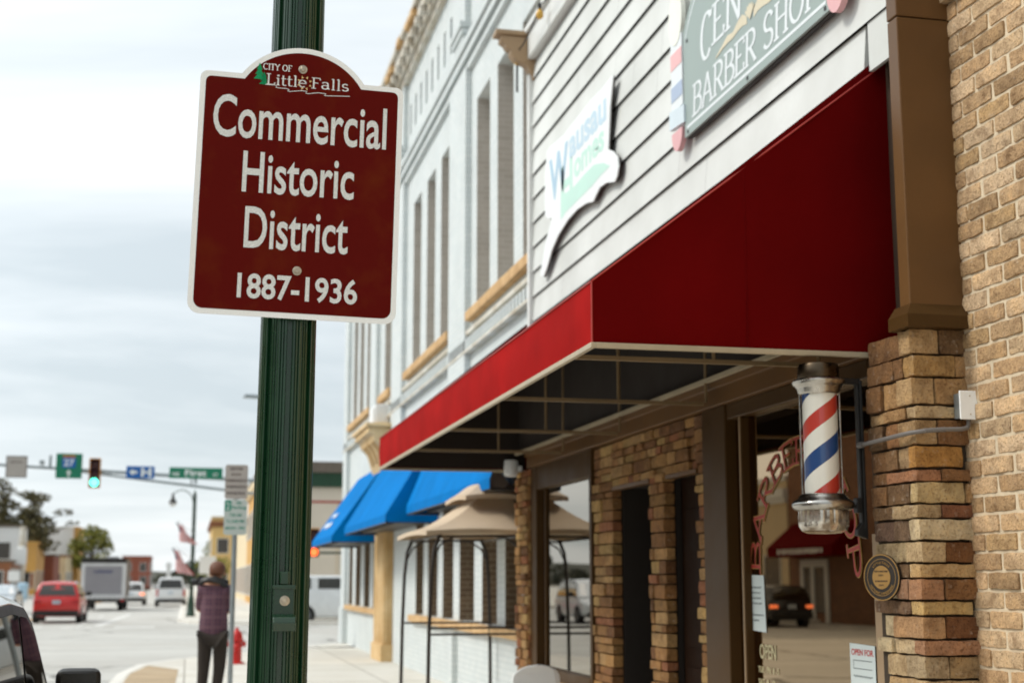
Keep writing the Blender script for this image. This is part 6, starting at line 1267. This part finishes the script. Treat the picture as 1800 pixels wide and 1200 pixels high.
def far_post(x, y, label):
    t = thing('utility_pole', label, 'utility pole', (x, y, 0)); part('pole', M['cornice'], t, lambda b: b.tube([(x, y, 0), (x, y, 6.9)], [.35, .25], 10), smooth=50); part('transformer', M['far_white'], t, lambda b: b.lathe([(.3, 3.4), (.4, 3.5), (.4, 4.8), (.3, 4.9)], (x, y-.5, 0), 14)); return t
far_post(-15.9, 147.5, 'thick pale utility pole beside the white shop at the far left')
# ------------------------------------------------------------------ across the street: what the shop windows mirror
ac = thing('opposite_building', 'brown brick building with maroon awning and white doors, mirrored in the barber window', 'building', (-22, 52, 0))
part('wall', brickmat('dark brown brick', S('8a5a3a'), S('764a30'), S('94806a'), .3, .1), ac, BOX(-32, -17.4, 40, 56.8, 0, 8.5)); part('cornice', M['far_cream'], ac, lambda b: (b.box(-32.2, -17.1, 39.8, 56.9, 7.4, 8.2), b.box(-32.4, -16.9, 39.7, 56.9, 8.25, 8.8)))
part('awning', M['red_cloth'], ac, lambda b: b.prism([(-17.38, 50.2, 4.0), (-16.2, 50.2, 3.0), (-16.2, 50.2, 2.6), (-17.38, 50.2, 2.6)], (0, 6.2, 0)))
part('awning_lettering', M['white_let'], ac, lambda b: wordbar(b, (-16.19, 51, 2.7), (0, 1, 0), ZU, 0, 4.4, 0, .2, 14, .004))
dd = part('door', M['far_white'], ac, lambda b: (b.box(-17.38, -17.3, 53.0, 53.3, 0, 2.5), b.box(-17.38, -17.3, 54.3, 54.6, 0, 2.5), b.box(-17.38, -17.3, 53.3, 54.3, 2.2, 2.5), b.box(-17.38, -17.3, 55.3, 55.6, 0, 2.5), b.box(-17.38, -17.3, 54.61, 55.29, 2.2, 2.5))); part('door_glass', M['far_pane'], dd, lambda b: (b.box(-17.38, -17.34, 53.3, 54.3, .4, 2.2), b.box(-17.38, -17.34, 54.6, 55.3, .4, 2.2)))
house('opposite_building', 'pale building with heavy white cornice, mirrored at the left of the barber window', -30, -17.5, 57.2, 70, 5.9, M['far_cream'], M['far_white'], M['far_pane'], True, cornice=M['far_white'])
a2 = house('opposite_building', 'cream stone building across the street, mirrored high in the barber window', -34, -17.6, 10, 25, 9.0, M['far_cream'], M['far_roof'], M['far_pane'], True, cornice=M['far_white'])
house('opposite_building', 'long red brown brick row across the street behind the near car', -34, -17.6, -30, 9.5, 7.5, M['far_brown'], M['far_roof'], M['far_pane'], True, cornice=M['far_cream'])
